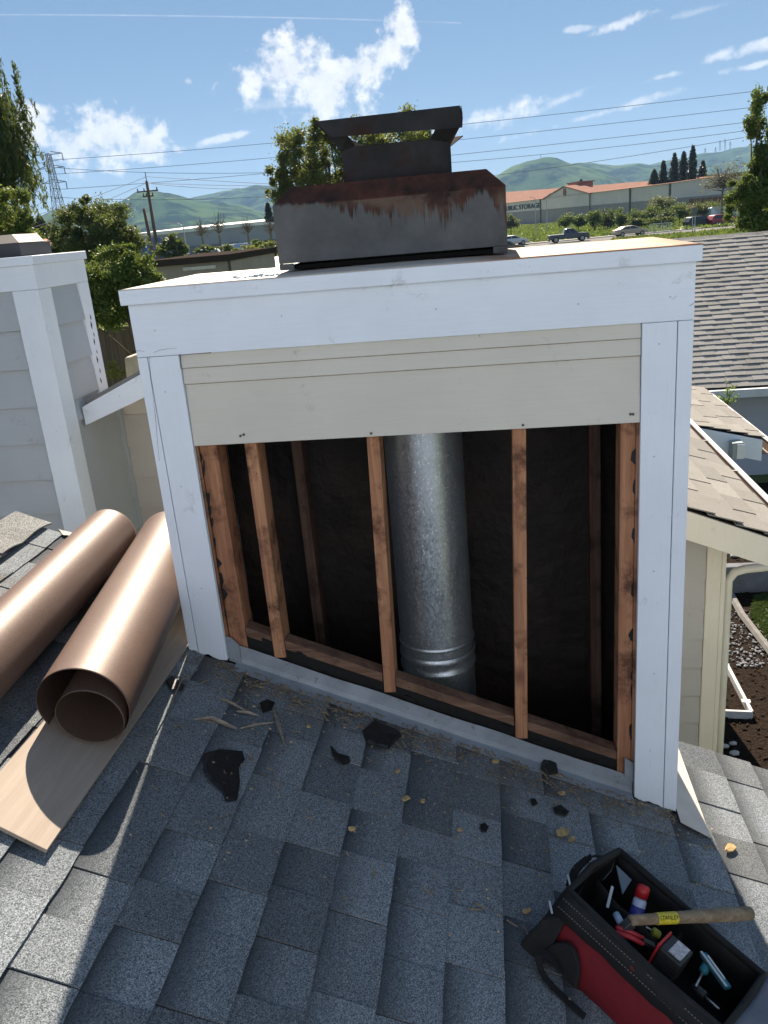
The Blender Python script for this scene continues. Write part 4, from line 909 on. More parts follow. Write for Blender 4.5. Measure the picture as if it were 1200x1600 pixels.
# willow at the left edge: hanging strands
wb = [px(-30, 150, 26, 62, 62), px(0, 225, 26, 46, 70), px(-60, 260, 26, 60, 90)]
wt = empty('willow_tree', (wb[0][0][0] - .4, 26, GZ), 0, 'tall drooping willow tree cut by the left edge of the picture', 'tree')
ps = []; 
for c, r_ in wb:
    for _ in range(190):
        d = RNG.normal(size=3); d /= np.linalg.norm(d); s0 = np.array(c) + d * np.array(r_) * RNG.uniform(.3, 1.0); ln = RNG.uniform(.5, 1.7)
        m_ = int(60 * ln); tt_ = RNG.uniform(0, 1, m_); sw = RNG.normal(0, .1, 2)
        ps.append(np.stack([s0[0] + sw[0] * tt_ + .18 * d[0] * tt_, s0[1] + sw[1] * tt_, s0[2] - ln * tt_], 1) + RNG.normal(0, .035, (m_, 3)))
leaf_obj('crown', np.vstack(ps), .085, LF['willow'], wt, aspect=.22, droop=1.0)
mb = MB(); w0 = np.array([wb[0][0][0] - .4, 26., GZ]); mb.tube([w0, w0 + [.1, 0, 3], np.array(wb[2][0]), np.array(wb[0][0])], [.3, .24, .16, .06], 8)
for _ in range(10):
    q = np.array(wb[RNG.integers(0, 3)][0]) + RNG.normal(0, .3, 3) - [.6, 0, 0]; mb.tube([w0 + [.1, 0, 3], (w0 + q) / 2 + [0, 0, 2.4], q], [.12, .08, .03], 5)
part(mb, 'trunk', bark, wt, smooth=True)
tree('leafy_tree', 'bright green leafy tree below the willow at the left edge', [px(8, 335, 21, 34, 38), px(35, 375, 21, 26, 34), px(-20, 390, 21, 40, 45)], 18000, 80, .05, LF['bright'], tr=.1)
tree('leafy_tree', 'round dark green tree with bare branches showing, left of the utility pole', [px(150, 362, 40, 60, 44), px(178, 385, 40, 40, 40), px(105, 378, 40, 30, 30), px(130, 318, 40, 16, 18)], 36000, 130, .07, LF['dark'], tr=.2, limbs=26, sig=.13)
tree('round_shrub', 'dense glossy shrub between the two chimney chases', [px(185, 425, 12.5, 40, 34), px(215, 442, 12.5, 42, 40), px(165, 470, 12.5, 34, 48), px(195, 400, 12.5, 22, 14)], 30000, 140, .03, LF['mid'], tr=.06, cat='shrub', sig=.15)
tree('leafy_tree', 'small dark tree at the foot of the utility pole', [px(266, 386, 78, 18, 20), px(282, 392, 78, 12, 14)], 3000, 26, .2, LF['dark'], tr=.15)
tree('leafy_tree', 'tall olive green tree rising behind the chimney shroud', [px(470, 250, 52, 48, 52), px(440, 262, 52, 24, 34), px(505, 250, 52, 40, 56), px(460, 300, 52, 36, 30), px(560, 250, 52, 50, 50), px(625, 225, 52, 52, 45), px(640, 260, 52, 50, 50), px(420, 305, 52, 10, 10)], 48000, 210, .09, LF['olive'], tr=.25, limbs=30, sig=.12, hollow=.35)
tree('leafy_tree', 'leafy green tree cut by the right edge of the picture', [px(1195, 195, 34, 20, 52), px(1200, 250, 34, 24, 30), px(1175, 290, 34, 34, 30), px(1168, 325, 34, 32, 34), px(1200, 320, 34, 40, 45)], 36000, 150, .06, LF['mid'], tr=.16, limbs=16, sig=.13)
# conifers beyond the storage building
def conifer(u, top, bot, Y, wpx, label):
    a, b = at(u, top, Y), at(u, bot, Y); H_ = a[2] - b[2]; w = wpx * np.linalg.norm(a - CAM) / FPX
    t = empty('conifer_tree', (b[0], b[1], GZ), 0, label, 'tree', 'conifers beyond the storage building')
    n = 1800; z = RNG.uniform(0, 1, n) ** 1.2; lay = .7 + .3 * np.sin(z * RNG.uniform(20, 32) + 2 * np.sin(RNG.uniform(0, 6.28, n) * 1) + RNG.uniform(0, 6)); r_ = (1.02 - z) ** .6 * w * 1.05 * lay * np.sqrt(RNG.uniform(.05, 1, n)); th = RNG.uniform(0, 2 * math.pi, n)
    leaf_obj('crown', np.stack([b[0] + r_ * np.cos(th), b[1] + r_ * np.sin(th), b[2] + H_ * z - .12 * r_], 1), .42, LF['conifer'], t, aspect=.4)
    part(MB().tube([(b[0], b[1], GZ), (b[0], b[1], a[2] - .3)], [.3, .05], 6), 'trunk', bark, t)
for a_ in [(1022, 266, 286, 255, 8, 'smallest conifer, leftmost of the dark conifer row'), (1036, 252, 286, 252, 8, 'second conifer from the left in the dark row'), (1053, 240, 288, 250, 10, 'third conifer from the left in the dark row'),
           (1067, 237, 288, 256, 10, 'fourth conifer from the left in the dark row'), (1081, 228, 288, 250, 10, 'tallest conifer of the dark row'), (1097, 252, 290, 252, 9, 'rightmost conifer of the dark row, shorter than its neighbour')]: conifer(*a_)
def conifer1(u, top, bot, Y, w, label): conifer(u, top, bot, Y, w, label); o_ = [o for o in bpy.data.objects if o.get('label') == label][0]; del o_['group']
conifer1(421, 318, 345, 190, 7, 'single dark conifer left of the chimney shroud')
conifer1(908, 281, 292, 380, 5, 'tiny conifer showing above the storage roof')
for i, (u, t_) in enumerate([(52, 343), (68, 340)]): conifer1(u, t_, 372, 120, 13, ['dark conifer left of the red-roofed house', 'dark conifer right behind the red-roofed house'][i])
# bare trees
twig = simple('bare_twig', (.19, .155, .125), .9)
def bare(u, top, bot, Y, wpx, label, n=46, m=twig, leaf=0):
    a, b = at(u, top, Y), at(u, bot, Y); H_ = a[2] - b[2]; k = np.linalg.norm(a - CAM) / FPX; w = wpx * k
    t = empty('bare_tree', (b[0], b[1], GZ), 0, label, 'tree'); mb = MB(); b0 = np.array([b[0], b[1], GZ]); r0 = 1.3 * k
    f = np.array([b[0], b[1], b[2] + .3 * H_]); mb.tube([b0, f], [r0 * 1.3, r0], 6)
    tips = []
    for i in range(n):
        th = RNG.uniform(0, 6.28); rr_ = w * math.sqrt(RNG.uniform(.02, 1)); z_ = b[2] + H_ * RNG.uniform(.55, 1) * (1 - .35 * (rr_ / w) ** 2)
        tip = np.array([b[0] + rr_ * math.cos(th), b[1] + rr_ * math.sin(th), z_]); s0 = f + (np.array([b[0], b[1], a[2]]) - f) * RNG.uniform(0, .5)
        mid = (s0 + tip) / 2 + [0, 0, -.05 * H_]; mb.tube([s0, mid, tip], [r0 * .45, r0 * .3, r0 * .16], 4); tips.append(tip)
    part(mb, 'trunk', m, t)
    if leaf:
        tips = np.array(tips); P_ = tips[RNG.integers(0, len(tips), leaf)] + RNG.normal(0, w * .16, (leaf, 3)); leaf_obj('crown', P_, k * 1.3, LF['tan'], t)
for i, (u, t_, b_, w) in enumerate([(318, 334, 386, 14), (345, 322, 386, 20), (389, 335, 380, 14), (424, 338, 378, 14)]):
    bare(u, t_, b_, 150, w, ['leftmost bare tree in front of the long warehouse', 'largest bare tree in front of the long warehouse', 'bare tree at the middle of the long warehouse', 'bare tree beside the shroud in front of the warehouse'][i])
bare(1128, 250, 320, 170, 27, 'brown budding tree right of the conifers', 90, twig, 900)
# shrubs on the bank and along the far road
shr_ = [(798, 345, 12, 9, 150, 'grey'), (883, 342, 11, 10, 165, 'mid'), (904, 343, 8, 7, 168, 'mid'), (928, 337, 12, 12, 168, 'mid'), (949, 339, 10, 11, 170, 'dark'), (971, 338, 12, 12, 168, 'mid'), (995, 336, 13, 11, 166, 'mid'), (1013, 335, 14, 13, 166, 'bright'), (1034, 314, 15, 12, 172, 'grey'),
        (1040, 334, 12, 9, 160, 'dark'), (1062, 327, 14, 9, 168, 'bright'), (1082, 326, 14, 9, 172, 'tan'), (1105, 322, 14, 10, 172, 'bright'), (995, 345, 12, 6, 155, 'dark'), (1030, 343, 20, 5, 150, 'dark')]
names_ = ['grey green shrub just right of the shroud', 'round shrub above the parked pickup', 'smaller round shrub right of the one above the pickup', 'third round shrub of the bank row from the left', 'dark shrub, fourth of the bank row', 'shrub above the left end of the tan sedan', 'shrub above the middle of the tan sedan',
          'tall bright shrub above the right end of the tan sedan', 'greyish small tree before the storage building end', 'low dark shrub right of the sedan', 'bright shrub at the right end of the storage wall', 'brownish shrub near the signpost', 'bright shrub below the brown budding tree', 'low dark shrub behind the sedan roof', 'low dark hedge piece left of the signpost']
for (u, v, ru, rv, Y, m_), lb in zip(shr_, names_):
    tree('round_shrub', lb, [px(u, v + 2, Y, ru, rv), px(u + ru * .4, v + rv * .5, Y, ru * .8, rv * .8), px(u - ru * .4, v + rv * .6, Y, ru * .7, rv * .7)], 2600, 30, .16, LF[m_], tr=.1, cat='shrub', limbs=3, sig=.3, hollow=.2, group='shrubs on the grass bank')
for (u, v, ru, rv, Y, m_, lb) in [(395, 393, 18, 11, 62, 'yellow', 'yellow green bush below the bare trees'), (372, 398, 14, 10, 66, 'mid', 'green bush left of the yellow bush'), (422, 388, 14, 12, 70, 'olive', 'olive bush beside the left side of the shroud'), (350, 393, 14, 9, 90, 'dark', 'dark bush between the lamp post and the yellow bush'), (320, 392, 16, 9, 100, 'dark', 'dark bush at the foot of the lamp post'),
                                  (180, 578, 14, 14, 11, 'yellow', 'small yellow green bush in front of the wooden fence'), (408, 380, 14, 8, 100, 'mid', 'small green bush behind the yellow bush')]:
    tree('bush', lb, [px(u, v, Y, ru, rv), px(u + ru * .5, v + rv * .2, Y, ru * .7, rv * .8)], 1500, 24, max(.02, .0013 * Y), LF[m_], tr=.05, cat='bush', limbs=4)
# rough grass on the bank
gm_ = m_leaf('bank_grass', (.09, .15, .025), (.2, .26, .06), .3); gp = []
for i in range(42000):
    y_ = RNG.uniform(136, 300) if i < 34000 else RNG.uniform(90, 117); x_ = RNG.uniform(-.02, .33) * y_ if i < 34000 else RNG.uniform(.15, .34) * y_; gp.append((x_, y_, GZ + .15))
tag(leaf_obj('bank_grass', np.array(gp), .45, gm_), 'rough green grass covering the bank beyond the road', 'grass', kind='stuff')
# ------------------------------------------------------------------ shingle fields on the neighbours' roofs
def shingle_field(parent, origin, ex, ey, nrows, exp_, width, m, seed, vis=None, stuff_name='shingle_field', lim=300, widths=(.2, .25, .3, .36)):
    """courses run along ey (unit), downhill is ex (unit); origin is the upper corner; vis(p) says which pieces are built one by one"""
    rs_ = random.Random(seed); ex, ey = Vector(ex).normalized(), Vector(ey).normalized(); ez = ex.cross(ey).normalized()
    if ez.z < 0: ez = -ez
    meshes = {}; rest_ = MB(); cnt = 0
    off = Vector((0, 0, 0)); q = parent
    while q is not None: off += q.location; q = q.parent
    flip = ex.cross(ey).z < 0
    for r_ in range(nrows):
        y = -rs_.random() * .2; thick = rs_.random() < .5
        while y < width:
            w = rs_.choice(widths); a, b = max(0, y), min(width, y + w - .003)
            if b - a > .02:
                key = round(b - a, 3)
                if key not in meshes:
                    ln = exp_; mb = MB(); vs = []
                    for x_, zz in ((-.03, .001), (ln, .017)):
                        for y_ in (0, key): vs += [(x_, y_, zz), (x_, y_, zz + .006)]
                    mb.add(vs, [(0, 4, 6, 2), (1, 3, 7, 5), (4, 5, 7, 6), (0, 1, 5, 4), (2, 6, 7, 3), (0, 2, 3, 1)])
                    me = bpy.data.meshes.new('shingle'); me.from_pydata(mb.v, [], mb.f); me.materials.append(m); meshes[key] = me
                p = Vector(origin) + ex * (exp_ * r_) + ey * a + ez * (.004 if thick else 0); thick = not thick
                Mx = Matrix(((ex.x, ey.x, ez.x, p.x - off.x), (ex.y, ey.y, ez.y, p.y - off.y), (ex.z, ey.z, ez.z, p.z - off.z), (0, 0, 0, 1)))
                if (vis is None or vis(p)) and cnt < lim:
                    o = bpy.data.objects.new('shingle', meshes[key]); COL.objects.link(o); o.parent = parent; o.matrix_local = Mx; cnt += 1
                else:
                    rest_.add([Mx @ v.co for v in meshes[key].vertices], [tuple(f.vertices) for f in meshes[key].polygons])
            y += w
    if rest_.v: tag(rest_.build(stuff_name, m, parent), kind='stuff')

def lap_wall(parent, x0, x1, y, zt, zb, m, exp_=.184, face=-1, axis='x'):
    n = int(math.ceil((zt - zb) / exp_))
    for i in range(n):
        a = zt - exp_ * i; b = max(zb, a - exp_)
        t0, t1 = .004, .021; b += .003
        if axis == 'x':
            mb = MB().prism([(x0, y + face * t0, a), (x0, y + face * t1, b), (x0, y, b), (x0, y, a)], (x1 - x0, 0, 0))
        else:
            mb = MB().prism([(y + face * t0, x0, a), (y + face * t1, x0, b), (y, x0, b), (y, x0, a)], (0, x1 - x0, 0))
        part(mb, 'siding_board', m, parent, bevel=.0)
# ---- the neighbour's chase on the left
nc = empty('chimney_chase', (-1.8, 1.65, GZ), 0, 'grey neighbouring chimney chase at the left with white corner boards', 'chimney chase')
NX0, NX1, NY0, NY1, NT_ = -2.65, -1.02, 1.387, 1.915, .11
YIN = 2.03
def np_(mb, name, m, **k): return part(mb, name, m, nc, **k)
np_(MB().box(NX0 + .03, NX1 - .02, NY0 + .02, NY1 - .02, GZ, NT_ - .03), 'core', M['siding_grey'])
np_(MB().box(NX0, NX1 + .012, NY0 - .012, NY1 + .012, NT_ - .04, NT_), 'cap_trim', M['trim_x'], bevel=.003)
np_(MB().box(NX0, NX1, NY0, NY0 + .0195, NT_ - .15, NT_ - .0405), 'frieze_board', M['trim_x'], bevel=.002)
np_(MB().box(NX1 - .0195, NX1, NY0 + .02, NY1, NT_ - .15, NT_ - .0405), 'frieze_board', M['trim'], bevel=.002)
np_(MB().box(NX1 - .13, NX1, NY0, NY0 + .0195, GZ, NT_ - .151), 'corner_board', M['trim'], bevel=.002)
np_(MB().box(NX1 - .0195, NX1, NY0 + .02, NY0 + .125, GZ, NT_ - .151), 'corner_board', M['trim'], bevel=.002)
np_(MB().box(NX1 - .0195, NX1 - .001, NY1 - .11, NY1, -.70, NT_ - .151), 'corner_board', M['trim'], bevel=.002)
np_(MB().box(NX0 + .03, NX1 - .02, NY1 - .02, YIN, GZ, -.72), 'core', M['siding_grey'])
lap_wall(nc, NX0, NX1 - .132, NY0 + .02, NT_ - .15, -3.2, M['siding_grey'])
lap_wall(nc, NY0 + .127, NY1 - .112, NX1 - .02, NT_ - .15, -.70, M['siding_side'], face=1, axis='y'); lap_wall(nc, NY0 + .127, YIN, NX1 - .02, -.70, -3.2, M['siding_side'], face=1, axis='y')
tarp = [(NX1 + .002, y_ + .004 * math.sin(i * 2.1), z_) for i, (y_, z_) in enumerate([(NY1 - .05, -.25), (NY1 - .062, -.3), (NY1 - .052, -.36), (NY1 - .066, -.42), (NY1 - .055, -.48), (NY1 - .07, -.55)])]
for i, (y_, z_, s_) in enumerate([(NY1 - .05, -.22, .9), (NY1 - .058, -.26, 1.3), (NY1 - .05, -.31, .7), (NY1 - .062, -.345, 1.1), (NY1 - .055, -.40, .6), (NY1 - .066, -.44, 1.2), (NY1 - .06, -.50, .8), (NY1 - .072, -.55, 1.0)]):
    np_(MB().prism([(NX1 - .0008, y_ + s_ * .006 * random.uniform(-1, 1), z_ + .016 * s_), (NX1 - .0008, y_ + .006 * s_, z_ + .004 * random.uniform(-1, 1)), (NX1 - .0008, y_ + .002 * random.uniform(-1, 1), z_ - .018 * s_), (NX1 - .0008, y_ - .005 * s_, z_ - .002)], (.0012, 0, 0)), 'paint_chip', M['dark_gap'])
np_(MB().box(NX1 - .02, NX1 + .012, YIN - .05, YIN - .006, -3.2, -.70), 'inner_corner_trim', M['siding_side'])
ns = empty('chimney_shroud', (-1.75, 1.65, NT_), 0, 'dark chimney shroud on the neighbouring chase, cut by the left edge', 'chimney shroud')
c_ = at(28, 372, 1.5)
part(MB().box(-2.3, c_[0], 1.5, 1.8, NT_ + .001, c_[2] - .02), 'skirt_panel', simple('dark_shroud_steel', (.05, .05, .055), .7, .2), ns, bevel=.003)
part(MB().prism([(-2.3, 1.5, c_[2] - .0195), (c_[0], 1.5, c_[2] - .0195), (c_[0] - .06, 1.56, c_[2] + .02), (-2.3, 1.56, c_[2] + .02)], (0, .24, 0)), 'hip_top', simple('tan_shroud_top', (.35, .3, .25), .7), ns)

# ---- the gable house behind: left rake, right roof, wall, gutter, downspout
RX, RZ_ = -.42, -.36; YR = 1.6; YW = 2.0
gh = empty('gable_house', (.6, 3.2, GZ), 0, 'neighbouring house with beige siding and cream rake boards just behind the chase', 'house')
def gp_(mb, name, m, par=None, **k): return part(mb, name, m, par or gh, **k)
sR = .401; zR = lambda x: -1.318 - sR * (x - 1.971); RXz = zR(RX)
sL = .43; zL = lambda x: -.622 + sL * (x + 1.027); ridge_z = min(zL(RX), zR(RX))
EX = 2.48; YE = 4.72
rf = gp_(MB().prism([(RX, YR + .01, zR(RX) - .012), (EX, YR + .01, zR(EX) - .012), (EX, YE, zR(EX) - .012), (RX, YE, zR(RX) - .012)], (0, 0, -.03)), 'roof', M['tar'])
vec = Vector((1, 0, -sR)).normalized()
x0r = EX - .145 * vec.x * 8 + .02; shingle_field(rf, (x0r, YR - .01, zR(x0r) - .006), vec, (0, 1, 0), 8, .145, YE - YR, M['shingle_far'], 5, lambda p: p.x > 1.55)
rl = gp_(MB().prism([(RX, YR + .0, zL(RX) + .002), (-1.005, YR + .0, zL(-1.005) + .002), (-1.005, YE + 1, zL(-1.005) + .002), (RX, YE + 1, zL(RX) + .002)], (0, 0, -.02)), 'roof', M['shingle_far'])
gp_(MB().prism([(RX, YR - .006, zR(RX) - .016), (EX + .02, YR - .006, zR(EX + .02) - .016), (EX + .02, YR - .006, zR(EX + .02) - .165), (RX, YR - .006, zR(RX) - .175)], (0, .022, 0)), 'rake_board', M['cream'], bevel=.002)
gp_(MB().prism([(-1.016, YR - .03, zL(-1.016) - .02), (RX, YR - .03, zL(RX) - .02), (RX, YR - .03, zL(RX) - .15), (-1.016, YR - .03, zL(-1.016) - .115)], (0, .025, 0)), 'rake_board', M['trim_x'], bevel=.002)
gp_(MB().prism([(-1.019, YW + .02, GZ), (2.26, YW + .02, GZ), (2.26, YW + .02, zR(2.26) - .06), (RX, YW + .02, zR(RX) - .06), (-1.019, YW + .02, zL(-1.019) - .06)], (0, .1, 0)), 'wall_core', M['siding'])
gp_(MB().box(2.25, 2.26, YW + .13, 4.6, GZ, zR(2.26) - .1), 'side_wall', M['siding'])
lap_wall(gh, -1.018, -.2, YW + .018, -.78, -2.7, M['siding_beige']); lap_wall(gh, 1.6, 2.178, YW + .018, -1.52, GZ + .1, M['siding_beige'])
gp_(MB().box(2.18, 2.258, YW - .003, YW + .018, GZ, zR(2.258) - .09), 'corner_board', M['cream'], bevel=.003)
gp_(MB().box(2.2585, 2.283, YW - .003, YW + .1, GZ, zR(2.283) - .09), 'corner_board', M['cream'], bevel=.003)
# gutter along the eave: white lip, brackets
def gutter(par, X, Yo, Y1, z, lip=.016):
    g_ = part(MB().prism([(X, Yo, z + .02), (X, Yo, z - .07), (X + .07, Yo, z - .07), (X + .09, Yo, z + .012), (X + .082, Yo, z + .012), (X + .064, Yo, z - .062), (X + .008, Yo, z - .062), (X + .008, Yo, z + .02)], (0, Y1 - Yo, 0)), 'gutter', simple('brown_gutter', (.16, .12, .1), .5, .2), par)
    part(MB().tube([(X + .092, Yo, z + .016), (X + .092, Y1, z + .016)], lip, 8), 'gutter_lip', simple('pale_gutter_lip', (.8, .74, .72), .6), par)
    y_ = Yo + .5
    while y_ < Y1:
        part(MB().bar((X - .05, y_, z + .03), (X + .09, y_, z + .022), .012, .003), 'gutter_strap', simple('pale_strap', (.6, .55, .5), .4), par); y_ += .75
gutter(gh, EX - .001, YR, YE, zR(EX) - .03)
dn = [at(1123, 1185, 2.04), at(1130, 990, 2.04), at(1134, 925, 2.04), at(1138, 906, 2.04), at(1148, 894, 2.04), at(1165, 889, 2.04), at(1240, 881, 2.04)]
ds_ = [np.array([max(2.309, d_[0] + .0), 2.04, d_[2]]) for d_ in dn]; ds_[0][2] = GZ + .05; ds_[0][0] = ds_[1][0]
gp_(MB().tube(ds_, .024, 12), 'downspout', simple('cream_downspout', (.74, .7, .6), .45), smooth=True)
# ---- second unit behind it
sh2 = empty('gable_house', (2.6, 6, GZ), 0, 'grey house behind the near gable house with its own small roof and gutter', 'house')
Y2 = 4.75; pA, pB = at(1080, 663, Y2), at(1198, 685, Y2); s2_ = -(pB[2] - pA[2]) / (pB[0] - pA[0]); z2 = lambda x: pA[2] - s2_ * (x - pA[0])
E2 = 3.28; Y2E = 6.9
rf2 = part(MB().prism([(.6, Y2, z2(.6) - .012), (E2, Y2, z2(E2) - .012), (E2, Y2E, z2(E2) - .012), (.6, Y2E, z2(.6) - .012)], (0, 0, -.03)), 'roof', M['tar'], sh2)
v2 = Vector((1, 0, -s2_)).normalized(); shingle_field(rf2, (E2 - .145 * v2.x * 8 + .02, Y2 - .01, z2(E2 - .145 * v2.x * 8 + .02) - .006), v2, (0, 1, 0), 8, .145, Y2E - Y2, M['shingle_far'], 8)
part(MB().prism([(.6, Y2 - .02, z2(.6) - .016), (E2, Y2 - .02, z2(E2) - .016), (E2, Y2 - .02, z2(E2) - .2), (.6, Y2 - .02, z2(.6) - .2)], (0, .022, 0)), 'rake_board', M['trim_x'], sh2, bevel=.002)
part(MB().box(.6, 3.05, Y2 + .45, Y2 + .55, GZ, z2(3.05) - .06), 'wall_core', M['siding_grey'], sh2); lap_wall(sh2, 1.5, 3.05, Y2 + .449, z2(3.05) - .1, GZ, M['siding_grey'])
gutter(sh2, E2 - .001, Y2, Y2E - .1, z2(E2) - .075, .018)
bxp = at(1150, 702, Y2 - .08)
ub = empty('utility_box', tuple(bxp), 0, 'small pale box mounted under the rake board of the second roof', 'box')
part(MB().box(bxp[0] - .045, bxp[0] + .045, Y2 - .14, Y2 - .022, bxp[2] - .07, bxp[2] + .07), 'housing', simple('grey_housing', (.33, .38, .4), .5), ub, bevel=.006)
part(MB().box(bxp[0] - .012, bxp[0] + .05, Y2 - .152, Y2 - .1405, bxp[2] - .066, bxp[2] + .06), 'cover', simple('white_cover', (.75, .76, .76), .4), ub, bevel=.004)
# sprout growing in the second gutter
sp_ = at(1136, 633, Y2E - .35); st = empty('sprout_plant', tuple(sp_), 0, 'small green weed sprouting from the gutter', 'plant')
pts = []; mb = MB()
for i in range(9):
    a_ = RNG.uniform(0, 6.28); tip = sp_ + np.array([.1 * math.cos(a_), .1 * math.sin(a_), RNG.uniform(.06, .24)]); mb.tube([sp_, (sp_ + tip) / 2 + [0, 0, .03], tip], [.004, .003, .0015], 4)
    for t_ in RNG.uniform(.25, 1.05, 13): pts.append(sp_ + (tip - sp_) * t_ + RNG.normal(0, .012, 3))
leaf_obj('leaves', np.array(pts), .018, m_leaf('sprout_leaf', (.16, .26, .06), (.3, .42, .14), .4), st); part(mb, 'stems', simple('sprout_stem', (.12, .2, .06), .7), st)

# ---- large roof across the yard
bh = empty('gable_house', (8, 14, GZ), 0, 'house with a broad grey shingled roof facing the camera at the right', 'house')
YE3, YR3, ZE3, ZR3 = 12.0, 16.0, -2.93, -.675; XL, XR = 2.5, 13.0
rf3 = part(MB().prism([(XL, YE3, ZE3 - .012), (XR, YE3, ZE3 - .012), (XR, YR3, ZR3 - .012), (XL, YR3, ZR3 - .012)], (0, 0, -.05)), 'roof', M['tar'], bh)
dv3 = Vector((0, YE3 - YR3, ZE3 - ZR3)); L3 = dv3.length; dv3.normalize()
shingle_field(rf3, (XL, YR3, ZR3 - .004), dv3, (1, 0, 0), int(L3 / .1437) + 1, .1437, XR - XL, M['shingle_big'], 13, lambda p: 4.3 < p.x < 6.3, widths=(.22, .28, .33))
cap = MB(); 
for i in range(36):
    part(MB().prism([(XL + .3 * i, YR3 - .12, ZR3 - .05), (XL + .3 * i, YR3, ZR3 + .02), (XL + .3 * i, YR3 + .12, ZR3 - .05)], (.31, 0, 0)), 'ridge_cap_shingle', M['shingle_big'], rf3)
part(MB().prism([(XL, YE3, ZE3 - .06), (XR, YE3, ZE3 - .06), (XR, YR3 + 4, ZE3 - .06), (XL, YR3 + 4, ZE3 - .06)], (0, 0, -.02)), 'soffit', M['trim_x'], bh)
part(MB().prism([(XL, YR3, ZR3 - .03), (XR, YR3, ZR3 - .03), (XR, YR3 + 4, ZE3 - .03), (XL, YR3 + 4, ZE3 - .03)], (0, 0, -.02)), 'roof', M['tar'], bh)
part(MB().box(XL, XR, YE3 - .14, YE3 - .015, ZE3 - .16, ZE3 - .02), 'gutter', simple('pale_fascia', (.6, .64, .64), .5), bh, bevel=.01)
part(MB().box(XL, XR, YE3 + .4, YE3 + .5, GZ, ZE3 - .085), 'wall', M['siding_grey'], bh)

# ---- the yard down on the right
def yard(name, uvs, m, dz):
    p = []
    for u, v in uvs:
        d = ray(u, v); q = CAM + d * ((GZ + dz - CAM[2]) / d[2]); p.append(tuple(q))
    o = MB().prism(p, (0, 0, -.02)).build(name, m); tag(o, kind='structure'); return p
mulch = simple('dark_mulch', (.022, .015, .011), .95, var=.5, vs=30, bs=40, bd=.04, bstr=.8)
mul_ = MB().add([(1.2, 2.2, GZ + .012), (9, 2.2, GZ + .012), (9, 11.9, GZ + .012), (1.2, 11.9, GZ + .012)], [(0, 1, 2, 3)]).build('garden_bed', mulch); tag(mul_, kind='structure')
def gpt(u, v, dz=0): d = ray(u, v); return CAM + d * ((GZ + dz - CAM[2]) / d[2])
chips = MB(); cr2 = random.Random(5)
for i in range(2600):
    x_, y_ = cr2.uniform(2.3, 6), cr2.uniform(2.5, 9); s_ = cr2.uniform(.008, .022); a_ = cr2.uniform(0, 6.28)
    d_ = np.array([math.cos(a_), math.sin(a_), cr2.uniform(-.3, .3)]); c_ = np.array([x_, y_, GZ + .022]); chips.bar(c_ - d_ * s_, c_ + d_ * s_, s_ * .7, s_ * .4)
tag(chips.build('bark_mulch', simple('mulch_chip', (.03, .018, .012), .9, var=.6, vs=60)), 'dark bark mulch strewn over the garden bed', 'mulch', kind='stuff')
stone_m = simple('pale_pebble', (.17, .175, .19), .7, var=.5, vs=18)
peb = MB()
for i in range(520):
    y_ = cr2.uniform(8.6, 11.4); x_ = cr2.uniform(3.6, 6.6); s_ = cr2.uniform(.02, .055); peb.blob((x_, y_, GZ + .03), s_, .25, 1, (1, 1, .7))
for i in range(420):
    q = gpt(cr2.uniform(1132, 1210), cr2.uniform(955, 1045)); s_ = cr2.uniform(.006, .018); peb.blob((q[0], q[1], GZ + .025), s_, .3, 1, (1, 1, .7))
tag(peb.build('gravel', stone_m, smooth=False), 'grey gravel and pebbles in the garden bed', 'gravel', kind='stuff')
for i, (u, v, s_, lb) in enumerate([(1147, 1181, .035, 'large white pebble in the mulch, lowest of three'), (1132, 1170, .03, 'white pebble in the mulch beside the downspout'), (1145, 1166, .028, 'white pebble in the mulch, right of the downspout one')]):
    q = gpt(u, v); tag(MB().blob((0, 0, 0), s_, .15, 2, (1.3, .9, .6)).build('pebble', simple('white_pebble', (.5, .47, .42), .6), loc=(q[0], q[1], GZ + .03), smooth=True), lb, 'pebble')
lawn = [gpt(*q) for q in ((1180, 935), (1215, 930), (1240, 1060), (1205, 1030), (1172, 965))]
gl_ = []
for i in range(5200):
    a_, b_ = cr2.random(), cr2.random(); q = lawn[0] * (1 - a_) * (1 - b_) + lawn[1] * a_ * (1 - b_) + lawn[2] * a_ * b_ + lawn[4] * (1 - a_) * b_; gl_.append((q[0], q[1], GZ + .04))
tag(leaf_obj('lawn_grass', np.array(gl_), .035, m_leaf('lawn_grass', (.025, .06, .012), (.06, .11, .03), .2), aspect=.15), 'patch of dark green lawn at the right edge of the yard', 'grass', kind='stuff')
conc = simple('concrete_edge', (.2, .19, .18), .85, var=.2, vs=10, bs=60)
e0, e1_, e2_ = gpt(1142, 935), gpt(1160, 968), gpt(1215, 1040)
tag(MB().tube([e0 + [0, 0, .05], e1_ + [0, 0, .05], e2_ + [0, 0, .05]], .045, 6).build('garden_edging', conc), 'grey concrete lawn edging curving past the gravel', 'edging')
b0_ = gpt(1136, 928); tag(MB().box(b0_[0] - .1, b0_[0] + 2.6, b0_[1], b0_[1] + .14, GZ, GZ + .36).build('garden_wall', simple('grey_block', (.17, .175, .19), .85, var=.2, vs=6, bs=30), bevel=.012), 'low grey block wall behind the gravel bed', 'wall')
wp = empty('planter_frame', tuple(gpt(1150, 1120)), 0, 'white wooden planter frame lying in the mulch', 'planter'); wm_ = simple('white_planter', (.6, .58, .56), .6, var=.15, vs=12)
q0, q1, q2 = gpt(1124, 1122), gpt(1174, 1124), gpt(1131, 1040)
for a_, b_ in ((q0, q1), (q1, q2)): part(MB().bar(a_ + [0, 0, .045], b_ + [0, 0, .045], .03, .09), 'frame_board', wm_, wp, bevel=.004)
